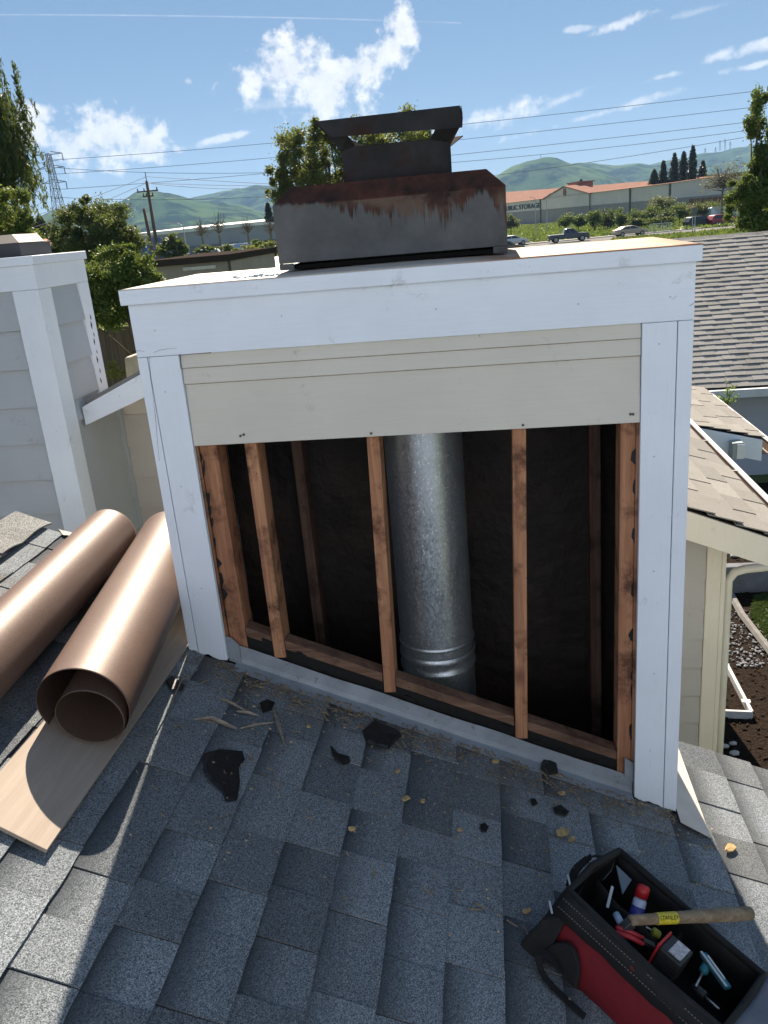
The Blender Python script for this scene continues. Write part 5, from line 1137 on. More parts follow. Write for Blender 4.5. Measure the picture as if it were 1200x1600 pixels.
part(MB().bar(gpt(1158, 1107) + [0, 0, .085], gpt(1172, 1108) + [0, 0, .085], .06, .012), 'corner_cap', wm_, wp, bevel=.003)
# ---- wooden fence and small things seen between the two chases
fe = empty('wooden_fence', tuple(at(185, 560, 13)[:2]) + (GZ,), 0, 'weathered vertical board fence in the shade behind the shrub', 'fence'); fw = wood('fence_board', (.16, .125, .1), (.08, .06, .05), 2, 20)
f0, f1 = at(140, 540, 13.6)[0], at(240, 540, 13.6)[0]; ft = at(185, 512, 13.6)[2]; n_ = int((f1 - f0) / .145) + 1
for i in range(n_): part(MB().box(f0 + .145 * i, f0 + .145 * i + .137, 13.6, 13.62, GZ, ft + random.uniform(-.02, .02)), 'fence_board', fw, fe)
for z_ in (-.35, -1.4): part(MB().box(f0, f1, 13.625, 13.66, ft + z_, ft + z_ + .08), 'rail', fw, fe)
cv = at(203, 578, 9.5); tag(MB().add([(-.12, 0, -.5), (.3, 0, -.5), (.3, .5, -.5), (-.12, .5, -.5), (-.09, .05, .17), (.0, .04, .2), (.28, .05, .26), (.28, .45, .26), (-.06, .45, .18)],
    [(0, 1, 6, 5, 4), (1, 2, 7, 6), (2, 3, 8, 7), (3, 0, 4, 8), (4, 5, 6, 7, 8)]).build('covered_barrel', simple('tan_cover_cloth', (.5, .4, .3), .8, var=.15, vs=9, bs=16, bd=.03), loc=tuple(cv), bevel=.04), 'tan covered lump behind the rake board at left', 'cover')
# ------------------------------------------------------------------ far buildings
def wallpt(u, Y): q = at(u, 350, Y); return np.array([q[0], q[1]])
PA, PB = wallpt(792, 363), wallpt(1048, 234); ud = PB - PA; ud /= np.linalg.norm(ud); nd = np.array([-ud[1], ud[0]])
if nd[1] < 0: nd = -nd
def s_of(u):
    d = ray(u, 350)[:2]; A_ = np.array([[ud[0], -d[0]], [ud[1], -d[1]]]); s_, t_ = np.linalg.solve(A_, CAM[:2] - PA); return s_
def SP(s_, d_, z_): q = PA + ud * s_ + nd * d_; return np.array([q[0], q[1], z_])
def sbox(mb, s0, s1, d0, d1, z0, z1):
    return mb.add([SP(s_, d_, z_) for z_ in (z0, z1) for s_, d_ in ((s0, d0), (s1, d0), (s1, d1), (s0, d1))], [(3, 2, 1, 0), (4, 5, 6, 7), (0, 1, 5, 4), (1, 2, 6, 5), (2, 3, 7, 6), (3, 0, 4, 7)])
SE = s_of(1048); SL = -120.0; ZE = 3.75
st_b = empty('storage_building', tuple(SP(SE / 2, 10, GZ)), 0, 'long grey storage building with orange-red roof and lettered wall', 'building')
def stp(mb, name, m, par=None, **k): return part(mb, name, m, par or st_b, **k)
w_up = simple('pale_storage_wall', (.66, .6, .57), .85, var=.06, vs=.2); w_lo = simple('grey_storage_base', (.3, .275, .275), .85, var=.06, vs=.3)
stp(sbox(MB(), SL, SE, 0, 22, .05, ZE), 'upper_wall', w_up); stp(sbox(MB(), SL, SE, -.12, 22.1, GZ, .05), 'lower_wall', w_lo)
orange = simple('orange_metal_roof', (.29, .175, .14), 1.0, var=.1, vs=.4, spec=0)
sg0, sg1, sgp = s_of(853), s_of(923), s_of(885)
zp = at(885, 291.7, SP(sgp, 0, 0)[1])[2]
stp(MB().add([SP(SL, -.6, ZE + .02), SP(SE + .4, -.6, ZE + .02), SP(SE + .4, 15, ZE + .85), SP(SL, 15, ZE + 7.0), SP(SE + .4, 30, ZE + .05), SP(SL, 30, ZE + .05)], [(0, 1, 2, 3), (3, 2, 4, 5)]), 'roof', orange)
stp(MB().add([SP(SE, .0, ZE), SP(SE, 22, ZE), SP(SE, 14, ZE + .75)], [(0, 1, 2)]), 'gable_end', w_up)
g_ = stp(MB().prism([SP(sg0, -.35, .06), SP(sg1, -.35, .06), SP(sg1, -.35, ZE), SP(sgp, -.35, zp), SP(sg0, -.35, ZE)], nd3 := np.array([nd[0], nd[1], 0]) * .5), 'gable_front', w_up)
for a_, b_ in (((sg0 - 1.2, ZE - .05), (sgp, zp + .35)), ((sgp, zp + .35), (sg1 + 1.2, ZE - .05))):
    stp(MB().prism([SP(a_[0], -.9, a_[1]), SP(b_[0], -.9, b_[1]), SP(b_[0], -.9, b_[1] - .3), SP(a_[0], -.9, a_[1] - .3)], np.array([nd[0], nd[1], 0]) * 6), 'gable_roof', orange)
vc = SP(sgp, -.4, at(885, 300, SP(sgp, 0, 0)[1])[2]); stp(MB().tube([vc, vc + np.array([nd[0], nd[1], 0]) * -.25], 1.15, 20), 'round_vent', simple('red_vent', (.25, .1, .08), .7))
cu = stp(sbox(MB(), s_of(871), s_of(887), 4, 9, zp - .8, zp + 1.0), 'cupola', simple('red_cupola', (.32, .13, .1), .7)); stp(sbox(MB(), s_of(870), s_of(888.5), 3.6, 9.4, zp + 1.02, zp + 1.3), 'cupola_roof', orange, cu)
pipe_m = simple('dark_downpipe', (.1, .09, .085), .7)
for u in (846, 923, 985, 1046.5): s_ = s_of(u); stp(sbox(MB(), s_ - .22, s_ + .22, -.42, -.125 if u != 923 else -.36, GZ, ZE), 'downpipe', pipe_m)
def text_mesh(body, size, m, name):
    cu_ = bpy.data.curves.new(name, 'FONT'); cu_.body = body; cu_.size = size; cu_.extrude = .06; cu_.offset = .035; cu_.align_x = 'LEFT'
    o_ = bpy.data.objects.new(name, cu_); me_ = bpy.data.meshes.new_from_object(o_); bpy.data.objects.remove(o_); me_.materials.append(m); return me_
tm = text_mesh('PUBLIC STORAGE', 2.4, simple('sign_letter', (.05, .045, .045), .6), 'lettering')
s0, s1 = s_of(788.5), s_of(845); xs_ = [v.co.x for v in tm.vertices]; wt_ = max(xs_) - min(xs_)
o = bpy.data.objects.new('sign_lettering', tm); COL.objects.link(o); o.parent = st_b; zt_ = at(820, 326.5, SP(s_of(820), 0, 0)[1])[2]
pos = Vector(SP(s0, -.2, zt_)) - st_b.location; kx = (s1 - s0) / wt_
o.matrix_local = Matrix(((ud[0] * kx, 0, -nd[0], pos.x), (ud[1] * kx, 0, -nd[1], pos.y), (0, 1, 0, pos.z), (0, 0, 0, 1)))
# lower building to its right, behind the conifers
b2 = empty('warehouse', tuple(at(1100, 330, 300)[:2]) + (GZ,), 0, 'plain beige flat-roofed building right of the storage building', 'building'); x0_, x1_ = at(1047, 300, 290)[0], at(1175, 300, 290)[0]; zt2 = at(1090, 277, 290)[2]
part(MB().box(x0_, x1_, 290, 320, GZ, zt2), 'wall', simple('beige_far_wall', (.45, .4, .34), .85, var=.06, vs=.2), b2)
part(MB().box(x0_ - .3, x1_ + .3, 289.5, 320.3, zt2 + .01, zt2 + .4), 'parapet', simple('grey_parapet', (.33, .31, .3), .8), b2)
for i, u in enumerate((1068, 1098)): xx = at(u, 300, 289)[0]; part(MB().box(xx - 2.2, xx + 2.2, 289.6, 289.97, GZ, zt2 - 1.6), 'door_panel', simple('tan_door', (.4, .33, .25), .8), b2)
fb = empty('wooden_fence', tuple(at(1110, 330, 178)[:2]) + (GZ,), 0, 'long brown fence below the budding tree', 'fence'); x0_, x1_ = at(1076, 320, 178)[0], at(1150, 320, 178)[0]; zt3 = at(1110, 308, 178)[2]
for i in range(8): part(MB().box(x0_ + (x1_ - x0_) * i / 8, x0_ + (x1_ - x0_) * (i + 1) / 8 - .1, 178, 178.2, GZ, zt3), 'fence_panel', simple('brown_fence', (.16, .11, .09), .9), fb)
# left: long warehouse, flat-roofed building, metal roof, red-roofed house
lw = empty('warehouse', tuple(at(320, 380, 240)[:2]) + (GZ,), 0, 'long pale warehouse with white roof edge below the left hills', 'building')
a_, b_ = at(203, 372, 235), at(470, 344, 225); zt4 = at(430, 343.5, 225)[2]; zt5 = at(215, 365, 235)[2]
q = [np.array([a_[0], 235, 0]), np.array([b_[0], 225, 0])]; back = np.array([6, 40, 0])
part(MB().add([q[0] + [0, 0, GZ], q[1] + [0, 0, GZ], q[1] + [0, 0, zt4 - .9], q[0] + [0, 0, zt5 - .9]] + [p_ + back for p_ in (q[0] + [0, 0, GZ], q[1] + [0, 0, GZ], q[1] + [0, 0, zt4 - .9], q[0] + [0, 0, zt5 - .9])],
     [(0, 1, 2, 3), (1, 5, 6, 2), (5, 4, 7, 6), (4, 0, 3, 7), (3, 2, 6, 7)]), 'wall', simple('grey_warehouse_wall', (.33, .34, .36), .85, var=.06, vs=.2), lw)
part(MB().prism([q[0] + [-.5, -.5, zt5 - .88], q[1] + [.5, -.5, zt4 - .88], q[1] + [.5, -.5, zt4], q[0] + [-.5, -.5, zt5]], (6, 40, 1.2)), 'roof_edge', simple('white_roof_edge', (.75, .74, .72), .6), lw)
for i in range(9):
    t_ = (i + .5) / 9; c_ = q[0] * (1 - t_) + q[1] * t_; part(MB().box(c_[0] - 1.6, c_[0] + 1.6, c_[1] - .3, c_[1] + .4, GZ, GZ + 3.2), 'dock_door', simple('dock_door', (.16, .17, .19), .7), lw)
fl = empty('flat_roofed_building', tuple(at(300, 430, 24)[:2]) + (GZ,), 0, 'low grey flat-roofed building with dark fascia behind the shrub', 'building')
x0_, x1_ = at(225, 420, 24)[0], at(359, 420, 24)[0]; zt6 = at(359, 397, 24)[2]
part(MB().box(x0_, x1_, 24, 30, GZ, zt6 - .2), 'wall', simple('taupe_wall', (.32, .28, .255), .85, var=.08, vs=1.5), fl)
part(MB().box(x0_ - .08, x1_ + .06, 23.9, 30.1, zt6 - .198, zt6), 'fascia', simple('dark_fascia', (.05, .04, .036), 1.0, spec=0), fl)
part(MB().box(x1_ - .02, x1_ + .055, 23.94, 24.0 - .003, GZ, zt6 - .201), 'corner_trim', simple('dark_trim', (.08, .065, .06), .7), fl)
c_ = at(298, 411, 23.9); part(MB().box(c_[0] - .3, c_[0] + .75, 23.96, 23.995, c_[2] - .22, c_[2] - .12), 'sign_board', simple('pale_sign', (.6, .58, .55), .7), fl)
mr = empty('metal_roof_building', tuple(at(400, 410, 36)[:2]) + (GZ,), 0, 'pale metal roof sloping beside the flat-roofed building', 'building')
p_ = [at(360, 424, 32), at(470, 414, 32), at(470, 398, 42), at(360, 407, 42)]
rr = part(MB().prism(p_, (0, 0, -.1)), 'roof', simple('pale_metal_roof', (.36, .42, .4), .5, .3), mr)
part(MB().box(p_[0][0] + .1, p_[1][0] - .1, 32.3, 41.5, GZ, min(q_[2] for q_ in p_) - .12), 'wall', simple('grey_shed_wall', (.3, .3, .3), .8), mr)
for i in range(8):
    t_ = i / 7; part(MB().bar(p_[0] * (1 - t_) + p_[1] * t_ + [0, 0, .03], p_[3] * (1 - t_) + p_[2] * t_ + [0, 0, .03], .05, .05), 'seam', simple('roof_seam', (.42, .47, .45), .5, .3), rr)
rh = empty('red_roofed_house', tuple(at(70, 390, 70)[:2]) + (GZ,), 0, 'small white house with red tiled roof beyond the left trees', 'house')
a_, b_ = at(42, 396, 70), at(95, 392, 70); z_e, z_r = at(60, 385, 70)[2], at(70, 373, 74)[2]
part(MB().box(a_[0], b_[0], 70, 78, GZ, z_e), 'wall', simple('white_house_wall', (.62, .6, .56), .8), rh)
part(MB().prism([(a_[0] - .3, 69.6, z_e), (a_[0] - .3, 74, z_r), (a_[0] - .3, 78.4, z_e)], (b_[0] - a_[0] + .6, 0, 0)), 'roof', simple('red_tile_roof', (.33, .1, .07), .8), rh)

# ------------------------------------------------------------------ road
asph = simple('asphalt', (.16, .155, .15), .9, var=.1, vs=.5)
rd = math.radians(13); rdir = np.array([math.cos(rd), math.sin(rd), 0]); rn = np.array([-math.sin(rd), math.cos(rd), 0]); rc_ = np.array([14.0, 127.2, GZ])
def strip(name, o0, o1, z_, m, l0=-160, l1=200): return tag(MB().add([rc_ + rdir * l0 + rn * o0 + [0, 0, z_], rc_ + rdir * l1 + rn * o0 + [0, 0, z_], rc_ + rdir * l1 + rn * o1 + [0, 0, z_], rc_ + rdir * l0 + rn * o1 + [0, 0, z_]], [(0, 1, 2, 3)]).build(name, m), kind='structure')
strip('road', -7, 4.5, .02, asph); strip('pavement', 5.0, 7.0, .13, simple('pale_pavement', (.4, .38, .35), .85))
tag(MB().prism([rc_ + rdir * -160 + rn * 4.5, rc_ + rdir * 200 + rn * 4.5, rc_ + rdir * 200 + rn * 5, rc_ + rdir * -160 + rn * 5], (0, 0, .14)).build('kerb', simple('kerb_concrete', (.38, .37, .35), .85)), kind='structure')
for i in range(30): tag(MB().add([rc_ + rdir * (-60 + 7 * i) + rn * -1.2 + [0, 0, .026], rc_ + rdir * (-57 + 7 * i) + rn * -1.2 + [0, 0, .026], rc_ + rdir * (-57 + 7 * i) + rn * -1.05 + [0, 0, .026], rc_ + rdir * (-60 + 7 * i) + rn * -1.05 + [0, 0, .026]], [(0, 1, 2, 3)]).build('lane_marking', simple('lane_paint', (.7, .68, .6), .8) if i == 0 else bpy.data.materials['lane_paint']), kind='structure')

# ------------------------------------------------------------------ vehicles
glass = simple('car_glass', (.02, .025, .03), .12, var=0, spec=.8); tyre_m = simple('tyre_rubber', (.02, .02, .02), .8); rim_m = simple('wheel_rim', (.35, .35, .36), .35, .8)
lampw = simple('head_lamp', (.7, .7, .68), .2); lampr = simple('tail_lamp', (.35, .02, .02), .3)
def vehicle(name, label, cat, loc, rot, L_, W_, prof, wins, wheels, wr, col, shield=()):
    t = empty(name, tuple(loc), rot, label, cat, 'vehicles on the far road'); pm_ = simple(name + '_paint', col, .3, .15, var=.02, spec=.6)
    zmx = max(z_ for x_, z_ in prof); zb = .95
    hw = lambda z_: W_ / 2 * (1 - .2 * max(0, (z_ - zb) / max(.1, zmx - zb)) - .06 * max(0, (.45 - z_) / .45))
    n = len(prof); mb = MB(); vs = [(x_, -hw(z_), z_) for x_, z_ in prof] + [(x_, hw(z_), z_) for x_, z_ in prof]
    mb.add(vs, [tuple(range(n)), tuple(range(n, 2 * n))[::-1]] + [(i, n + i, n + (i + 1) % n, (i + 1) % n) for i in range(n)])
    bd = mb.build('body', pm_, t, bevel=.05)
    for w in wins:
        for s_ in (-1, 1): MB().prism([(x_, s_ * (hw(z_) + .004), z_) for x_, z_ in w], (0, s_ * .012, 0)).build('side_window', glass, t)
    for (x0, z0), (x1, z1) in shield:
        nn = np.array([z1 - z0, 0, -(x1 - x0)]); nn /= np.linalg.norm(nn); nn = nn if nn[2] > 0 else -nn
        MB().add([np.array([x0, -hw(z0) + .08, z0]) + nn * .012, np.array([x0, hw(z0) - .08, z0]) + nn * .012, np.array([x1, hw(z1) - .08, z1]) + nn * .012, np.array([x1, -hw(z1) + .08, z1]) + nn * .012], [(0, 1, 2, 3)]).build('windscreen', glass, t)
    for x_ in wheels:
        for s_ in (-1, 1):
            ty = MB().tube([(x_, s_ * (W_ / 2 - .22), wr), (x_, s_ * (W_ / 2 + .012), wr)], wr, 20).build('wheel', tyre_m, t); MB().tube([(x_, s_ * (W_ / 2 - .05), wr), (x_, s_ * (W_ / 2 + .022), wr)], wr * .62, 16).build('rim', rim_m, ty)
    for s_ in (-1, 1):
        MB().box(L_ / 2 - .16, L_ / 2 - .0, s_ * W_ * .36 - .14, s_ * W_ * .36 + .14, .62, .78).build('headlight', lampw, t); MB().box(-L_ / 2 + .0, -L_ / 2 + .14, s_ * W_ * .38 - .1, s_ * W_ * .38 + .1, .72, .92).build('tail_light', lampr, t)
    for x_ in (L_ / 2 - .06, -L_ / 2 + .06): MB().box(x_ - .09, x_ + .09, -W_ * .46, W_ * .46, .32, .5).build('bumper', simple(name + '_bumper', mul(col, .6), .5) if x_ > 0 else bpy.data.materials[name + '_bumper'], t)
    return t
sedan = [(-2.3, .35), (-2.35, .75), (-2.2, 1.0), (-1.75, 1.05), (-1.0, 1.42), (.2, 1.47), (.55, 1.4), (1.25, 1.02), (2.05, .88), (2.32, .68), (2.32, .35)]
sw_ = [[(-1.45, 1.06), (-.95, 1.34), (-.3, 1.38), (-.3, 1.06)], [(-.22, 1.06), (-.22, 1.38), (.4, 1.36), (1.0, 1.05)]]
pick = [(-2.85, .5), (-2.85, 1.12), (-.75, 1.14), (-.7, 1.2), (-.55, 1.78), (-.3, 1.86), (.45, 1.86), (.7, 1.78), (1.25, 1.22), (2.5, 1.12), (2.85, .95), (2.85, .5)]
pw_ = [[(-.5, 1.25), (-.4, 1.7), (.1, 1.74), (.1, 1.25)], [(.18, 1.25), (.18, 1.74), (.55, 1.7), (.95, 1.25)]]
suv = [(-2.3, .4), (-2.35, .95), (-2.2, 1.15), (-1.9, 1.58), (-1.5, 1.68), (.2, 1.68), (.6, 1.58), (1.2, 1.12), (2.1, 1.0), (2.3, .78), (2.3, .4)]
uw_ = [[(-1.95, 1.15), (-1.75, 1.52), (-.4, 1.58), (-.4, 1.15)], [(-.32, 1.15), (-.32, 1.58), (.4, 1.52), (.95, 1.12)]]
van = [(-2.9, .45), (-2.95, 1.2), (-2.85, 2.3), (-2.6, 2.5), (1.1, 2.5), (1.6, 2.3), (2.3, 1.35), (2.85, 1.1), (2.95, .8), (2.95, .45)]
vw_ = [[(.6, 1.4), (.6, 2.1), (1.45, 2.1), (2.0, 1.4)]]
def ground_at(u, v): d = ray(u, v); q = CAM + d * ((GZ + .03 - CAM[2]) / d[2]); return (q[0], q[1], GZ + .03)
pk_l = ground_at(888, 378); vehicle('pickup_truck', 'dark grey pickup truck on the far road, behind the chase top', 'pickup', pk_l, rd * .2, 5.7, 2.0, pick, pw_, (-1.85, 1.85), .42, (.07, .075, .085), [((.72, 1.76), (1.24, 1.23)), ((-.56, 1.74), (-.7, 1.24))])
vehicle('car', 'tan sedan on the far road right of the pickup', 'car', ground_at(984, 369), rd, 4.9, 1.85, [(x_ * 1.05, z_) for x_, z_ in sedan], sw_, (-1.45, 1.5), .34, (.42, .36, .27), [((.57, 1.38), (1.25, 1.03)), ((-1.05, 1.38), (-1.72, 1.06))])
vehicle('car', 'white car peeking out right of the shroud on the far road', 'car', ground_at(800, 384), rd, 4.7, 1.85, sedan, sw_, (-1.4, 1.45), .34, (.6, .62, .64), [((.57, 1.38), (1.25, 1.03))])
vehicle('car', 'black parked car beside the signpost at right', 'car', ground_at(1092, 355), rd + .1, 4.6, 1.85, suv, uw_, (-1.4, 1.45), .36, (.015, .016, .018), [((.62, 1.56), (1.18, 1.14))])
vehicle('car', 'red car beside the black car, half hidden by the right tree', 'car', ground_at(1128, 352), rd + .1, 4.5, 1.85, suv, uw_, (-1.4, 1.45), .36, (.3, .025, .04), [((.62, 1.56), (1.18, 1.14))])
vehicle('van', 'white van parked behind the black car', 'van', ground_at(1128, 344), rd + .1, 5.9, 2.05, van, vw_, (-1.8, 1.85), .36, (.62, .64, .66), [((1.62, 2.26), (2.28, 1.38))])
cr_ = ground_at(795, 399); vehicle('car', 'dull brown car roof just showing right of the shroud base', 'car', (cr_[0] - .5, cr_[1], GZ + .03), rd, 4.6, 1.85, suv, uw_, (-1.4, 1.45), .36, (.18, .15, .13), ())
trk = [(-3.5, .7), (-3.5, 3.1), (1.6, 3.1), (1.6, 2.6), (2.6, 2.5), (3.1, 1.5), (3.3, 1.3), (3.3, .7)]
for i, (u, v, c_, lb) in enumerate([(371, 388, (.7, .7, .72), 'white box truck parked by the long warehouse'), (392, 386, (.25, .35, .55), 'blue grey truck parked right of the white box truck'), (330, 391, (.6, .62, .66), 'white van parked left of the box truck')]):
    g_ = at(u, v, 190); vehicle('truck', lb, 'truck', (g_[0], 190, GZ + .02), .05, 6.8 if i < 2 else 5.5, 2.3, trk if i < 2 else van, [[(1.9, 1.6), (1.9, 2.3), (2.5, 2.3), (2.8, 1.6)]] if i < 2 else vw_, (-2.2, 2.2) if i < 2 else (-1.8, 1.85), .48, c_)
g_ = at(232, 385, 160); sc_ = empty('shipping_container', (g_[0], 160, GZ), 0, 'blue shipping container behind the utility poles', 'container'); bm_ = simple('blue_container', (.06, .14, .4), .6)
part(MB().box(g_[0] - 4, g_[0] + 4, 160, 162.4, GZ + .1, at(232, 372, 160)[2]), 'shell', bm_, sc_)
for i in range(14): part(MB().box(g_[0] - 3.8 + .56 * i, g_[0] - 3.55 + .56 * i, 159.93, 159.998, GZ + .2, at(232, 373, 160)[2]), 'rib', bm_, sc_)

# ------------------------------------------------------------------ poles, pylon, wires, signs
pole_m = wood('pole_wood', (.2, .14, .1), (.11, .075, .055), 2, 6); steel = simple('pylon_steel', (.2, .21, .22), .6, .3); ins = simple('insulator', (.08, .07, .07), .4)
def upole(u_top, v_top, u_bot, v_bot, Y, r_, label, arm=True):
    a, b = at(u_top, v_top, Y), at(u_bot, v_bot, Y); dl = (a - b) / (a[2] - b[2]); base = b + dl * (GZ - b[2])
    t = empty('utility_pole', tuple(base), 0, label, 'utility pole'); part(MB().tube([base, a], [r_ * 1.2, r_ * .8], 10), 'pole', pole_m, t, smooth=True)
    if arm:
        for dz, hw in ((-.9, 1.05), (-1.35, .55)):
            c_ = a + [0, -.18, dz]; part(MB().bar(c_ - [hw, 0, 0], c_ + [hw, 0, 0], .12), 'crossarm', pole_m, t)
            for x_ in (-hw + .1, -.3 * hw, hw - .1): part(MB().tube([c_ + [x_, 0, .06], c_ + [x_, 0, .3]], [.07, .05], 8), 'insulator', ins, t)
        part(MB().tube([a, a + [0, 0, .8]], .04, 6), 'pin', ins, t)
    return a
top1 = upole(229, 283, 248, 402, 80, .17, 'taller wooden utility pole with crossarms left of the warehouse'); top2 = upole(225, 326, 240, 402, 74, .17, 'shorter bare wooden pole beside the utility pole', False)
upole(212, 352, 220, 400, 74, .14, 'stubby leaning pole just left of the shorter wooden pole', False)
pt, pb_ = at(75, 240, 330), at(93, 331, 330)
py_ = empty('lattice_pylon', tuple(at(96, 345, 330)[:2]) + (GZ,), 0, 'tall steel lattice power pylon with three pairs of arms at left', 'pylon'); base = np.array([pb_[0] + (pb_[0] - pt[0]) / (pt[2] - pb_[2]) * (pb_[2] - GZ) * .3, 330, GZ])
tw, bw_ = .75, 2.6; H_ = pt[2] - GZ; R4 = [(-1, -1), (1, -1), (1, 1), (-1, 1)]
def LP(i, t_): w = bw_ * (1 - t_) ** 1.3 + tw; c_ = base * (1 - t_) + np.array([pt[0], 330, pt[2]]) * t_; return c_ + [R4[i][0] * w, R4[i][1] * w, 0]
tl = [0, .14, .27, .39, .5, .6, .69, .77, .84, .9, .95, 1.0]
for i in range(4): part(MB().tube([LP(i, t_) for t_ in tl], .13, 5), 'leg', steel, py_)
for k in range(len(tl) - 1):
    mb = MB()
    for i in range(4):
        j = (i + 1) % 4; mb.tube([LP(i, tl[k]), LP(j, tl[k + 1])], .08, 4); mb.tube([LP(j, tl[k]), LP(i, tl[k + 1])], .08, 4); mb.tube([LP(i, tl[k + 1]), LP(j, tl[k + 1])], .08, 4)
    part(mb, 'bracing', steel, py_)
arms = []
for t_, hw in ((.995, 5.6), (.875, 5.4), (.745, 5.0)):
    c_ = base * (1 - t_) + np.array([pt[0], 330, pt[2]]) * t_; mb = MB()
    for s_ in (-1, 1):
        tip = c_ + [s_ * hw, 0, -.1]; mb.tube([c_ + [s_ * 1.0, 0, 0.9], tip], .12, 4); mb.tube([c_ + [s_ * 1.0, 0, -.2], tip], .14, 4); mb.tube([c_ + [s_ * hw * .55, 0, .4], c_ + [s_ * hw * .6, 0, -.1]], .08, 4); arms.append(tip)
    part(mb, 'arm', steel, py_)
    for s_ in (-1, 1):
        tip = c_ + [s_ * hw, 0, -.1]; part(MB().tube([tip, tip - [0, 0, 2.6]], .16, 6), 'insulator_string', ins, py_)
wire_m = simple('wire', (.06, .065, .07), .6)
def wire(pts, r_, label, sag=0.0):
    a, b = np.array(pts[0]), np.array(pts[-1]); n = 20; P_ = [a + (b - a) * i / n + [0, 0, -sag * 4 * (i / n) * (1 - i / n)] for i in range(n + 1)]; c0_ = P_[0]
    tag(MB().tube([p_ - c0_ for p_ in P_], [r_ * np.linalg.norm(p_ - CAM) for p_ in P_], 4, False).build('power_wire', wire_m, loc=tuple(c0_)), label, 'wire', 'power wires across the sky')
rw = .00021
wl = [((82, 250), 330, (1300, 128), 210, 'uppermost high-voltage wire running from the pylon to the right'), ((86, 272), 330, (1300, 153), 214, 'second high-voltage wire below the uppermost one'), ((90, 296), 332, (1300, 175), 220, 'third high-voltage wire from the pylon'),
      ((88, 262), 336, (1300, 186), 200, 'far high-voltage wire ending lowest at the right'), ((40, 305), 332, (1300, 190), 205, 'lower high-voltage wire passing just above the right hill')]
for i, (a, ya, b, yb, lb) in enumerate(wl): wire([at(*a, ya), at(*b, yb)], rw, lb, [1.5, 1.5, 1.5, 5.5, 7][i])
wl2 = [((229, 276), 80, (-60, 367), 60, 'upper distribution wire falling left from the utility pole'), ((226, 287), 80, (-60, 390), 60, 'lower distribution wire falling left from the utility pole'), ((229, 276), 80, (560, 293), 110, 'upper distribution wire running right from the utility pole'),
       ((233, 286), 80, (560, 289), 110, 'middle distribution wire running right from the utility pole'), ((236, 287), 80, (560, 276), 110, 'distribution wire rising right from the utility pole')]
for i, (a, ya, b, yb, lb) in enumerate(wl2): wire([at(*a, ya), at(*b, yb)], rw, lb, [.3, .3, .1, .2, .9][i])
wire([at(-20, 255, 340), at(92, 250, 340)], rw * .8, 'short high-voltage wire leaving the pylon to the left', 1.0)
# small pylons on the far ridge
for i, (u, v, h_) in enumerate([(1085, 245, 9), (1102, 240, 9), (1118, 239, 9), (1125, 232, 13), (1133, 231, 14), (1141, 232, 11), (845, 249, 7)]):
    a, b = at(u, v - h_, 4150), at(u, v + 4, 4150); t = empty('ridge_pylon', tuple(b), 0, ['first tiny pylon on the right ridge', 'second tiny pylon on the right ridge', 'third tiny pylon on the right ridge', 'fourth tiny pylon, first of the tall group', 'tallest tiny pylon on the right ridge', 'rightmost tiny pylon on the right ridge', 'tiny mast on the hill behind the shroud'][i], 'pylon', 'tiny pylons on the ridge')
    w = 3.0; mb = MB()
    for s_ in (-1, 1): mb.tube([b + [s_ * w, 0, 0], a + [s_ * .6, 0, 0]], 1.0, 4)
    part(mb, 'mast', steel, t)
    if i < 6: part(MB().tube([a + [-5, 0, -6], a + [5, 0, -6]], .9, 4).tube([a + [-5, 0, -14], a + [5, 0, -14]], .9, 4), 'arm', steel, t)
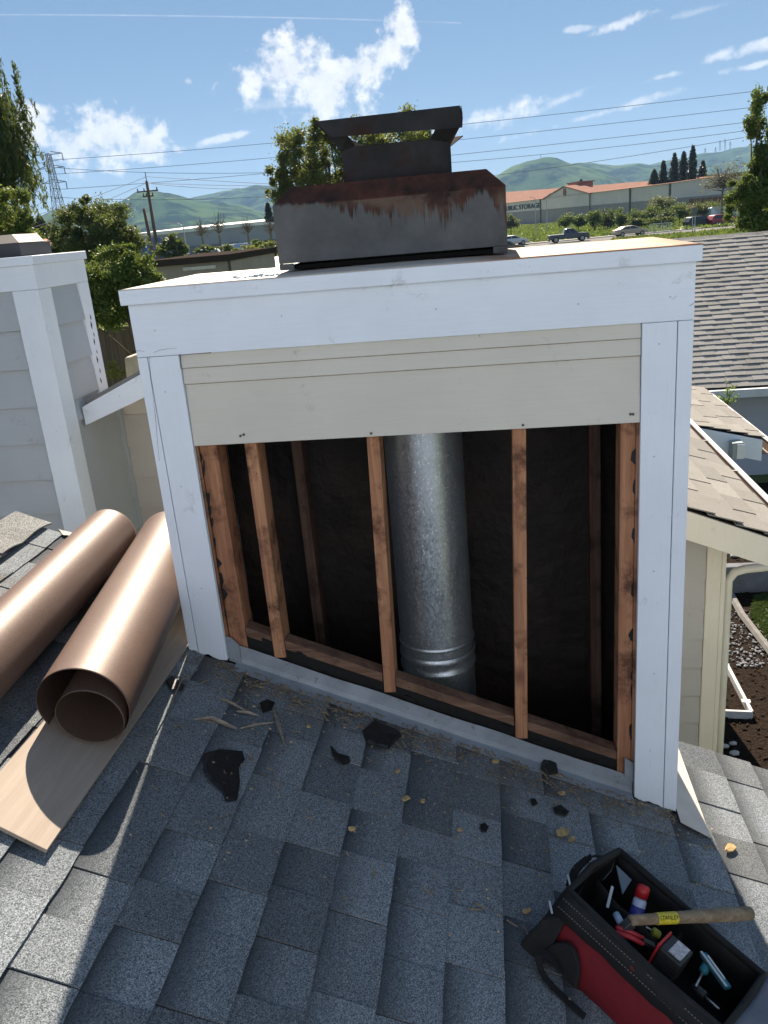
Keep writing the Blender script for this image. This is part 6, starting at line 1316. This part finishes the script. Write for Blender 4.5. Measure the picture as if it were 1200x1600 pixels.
# street lamp and light poles
grey_pole = simple('grey_pole', (.45, .46, .47), .5, .3)
def lamp(u, vt, Y, label, arm=0.0, r_=.09):
    a = at(u, vt, Y); t = empty('lamp_post', (a[0], Y, GZ), 0, label, 'lamp post'); part(MB().tube([(a[0], Y, GZ), (a[0], Y, a[2])], [r_ * 1.2, r_ * .7], 8), 'pole', grey_pole, t)
    part(MB().tube([(a[0], Y, a[2] - .1), (a[0] + arm * .5, Y, a[2] + .35), (a[0] + arm, Y, a[2] + .4)], r_ * .6, 6), 'arm', grey_pole, t); part(MB().box(a[0] + arm - .1, a[0] + arm + .55 * (1 if arm > 0 else -1) + .12, Y - .12, Y + .12, a[2] + .36, a[2] + .48), 'lamp_head', grey_pole, t)
lamp(286, 352, 120, 'grey street lamp before the long warehouse', -1.6); lamp(854, 306, 185, 'thin pale lamp post before the storage sign, right one', 1.2, .1); lamp(836, 311, 185, 'thin pale post before the storage sign, left one', -.6, .08)
a = at(1085, 324, 112); sgn = empty('road_sign', (a[0], 112, GZ), 0, 'signpost with back of a road sign near the black car', 'sign')
for x_ in (-.15, .15): part(MB().box(a[0] + x_ - .04, a[0] + x_ + .04, 112, 112.08, GZ, a[2]), 'post', grey_pole, sgn)
part(MB().box(a[0] - .33, a[0] + .33, 111.93, 111.99, a[2] - 1.0, a[2]), 'panel', simple('sign_back', (.16, .16, .16), .6, .2), sgn)
wf = empty('rail_fence', tuple(at(1034, 360, 118)[:2]) + (GZ,), 0, 'white metal rail fence on the grass beside the road', 'fence'); x0_, x1_ = at(1015, 357, 118)[0], at(1050, 357, 118)[0]; zt7 = at(1033, 349, 118)[2]; wmf = simple('white_rail', (.6, .62, .64), .5)
for z_ in (GZ + .25, zt7): part(MB().box(x0_, x1_, 118, 118.06, z_ - .04, z_ + .04), 'rail', wmf, wf)
for i in range(14): x_ = x0_ + (x1_ - x0_) * i / 13; part(MB().box(x_ - .025, x_ + .025, 118.062, 118.1, GZ, zt7), 'picket', wmf, wf)
# ------------------------------------------------------------------ the air between here and the hills
hz = MB().box(-5600, 5600, -5200, 5400, GZ - 9, 420).build('haze', None); tag(hz, 'thin blue haze in the air over the valley', 'haze', kind='stuff')
hmt = bpy.data.materials.new('haze'); hmt.use_nodes = True; hn = hmt.node_tree; hn.nodes.clear(); ho = hn.nodes.new('ShaderNodeOutputMaterial'); hv_ = hn.nodes.new('ShaderNodeVolumePrincipled')
hv_.inputs['Color'].default_value = (.36, .6, 1.0, 1); hv_.inputs['Density'].default_value = HAZE_DENSITY; hv_.inputs['Anisotropy'].default_value = .1; hn.links.new(hv_.outputs[0], ho.inputs['Volume']); hz.data.materials.append(hmt)
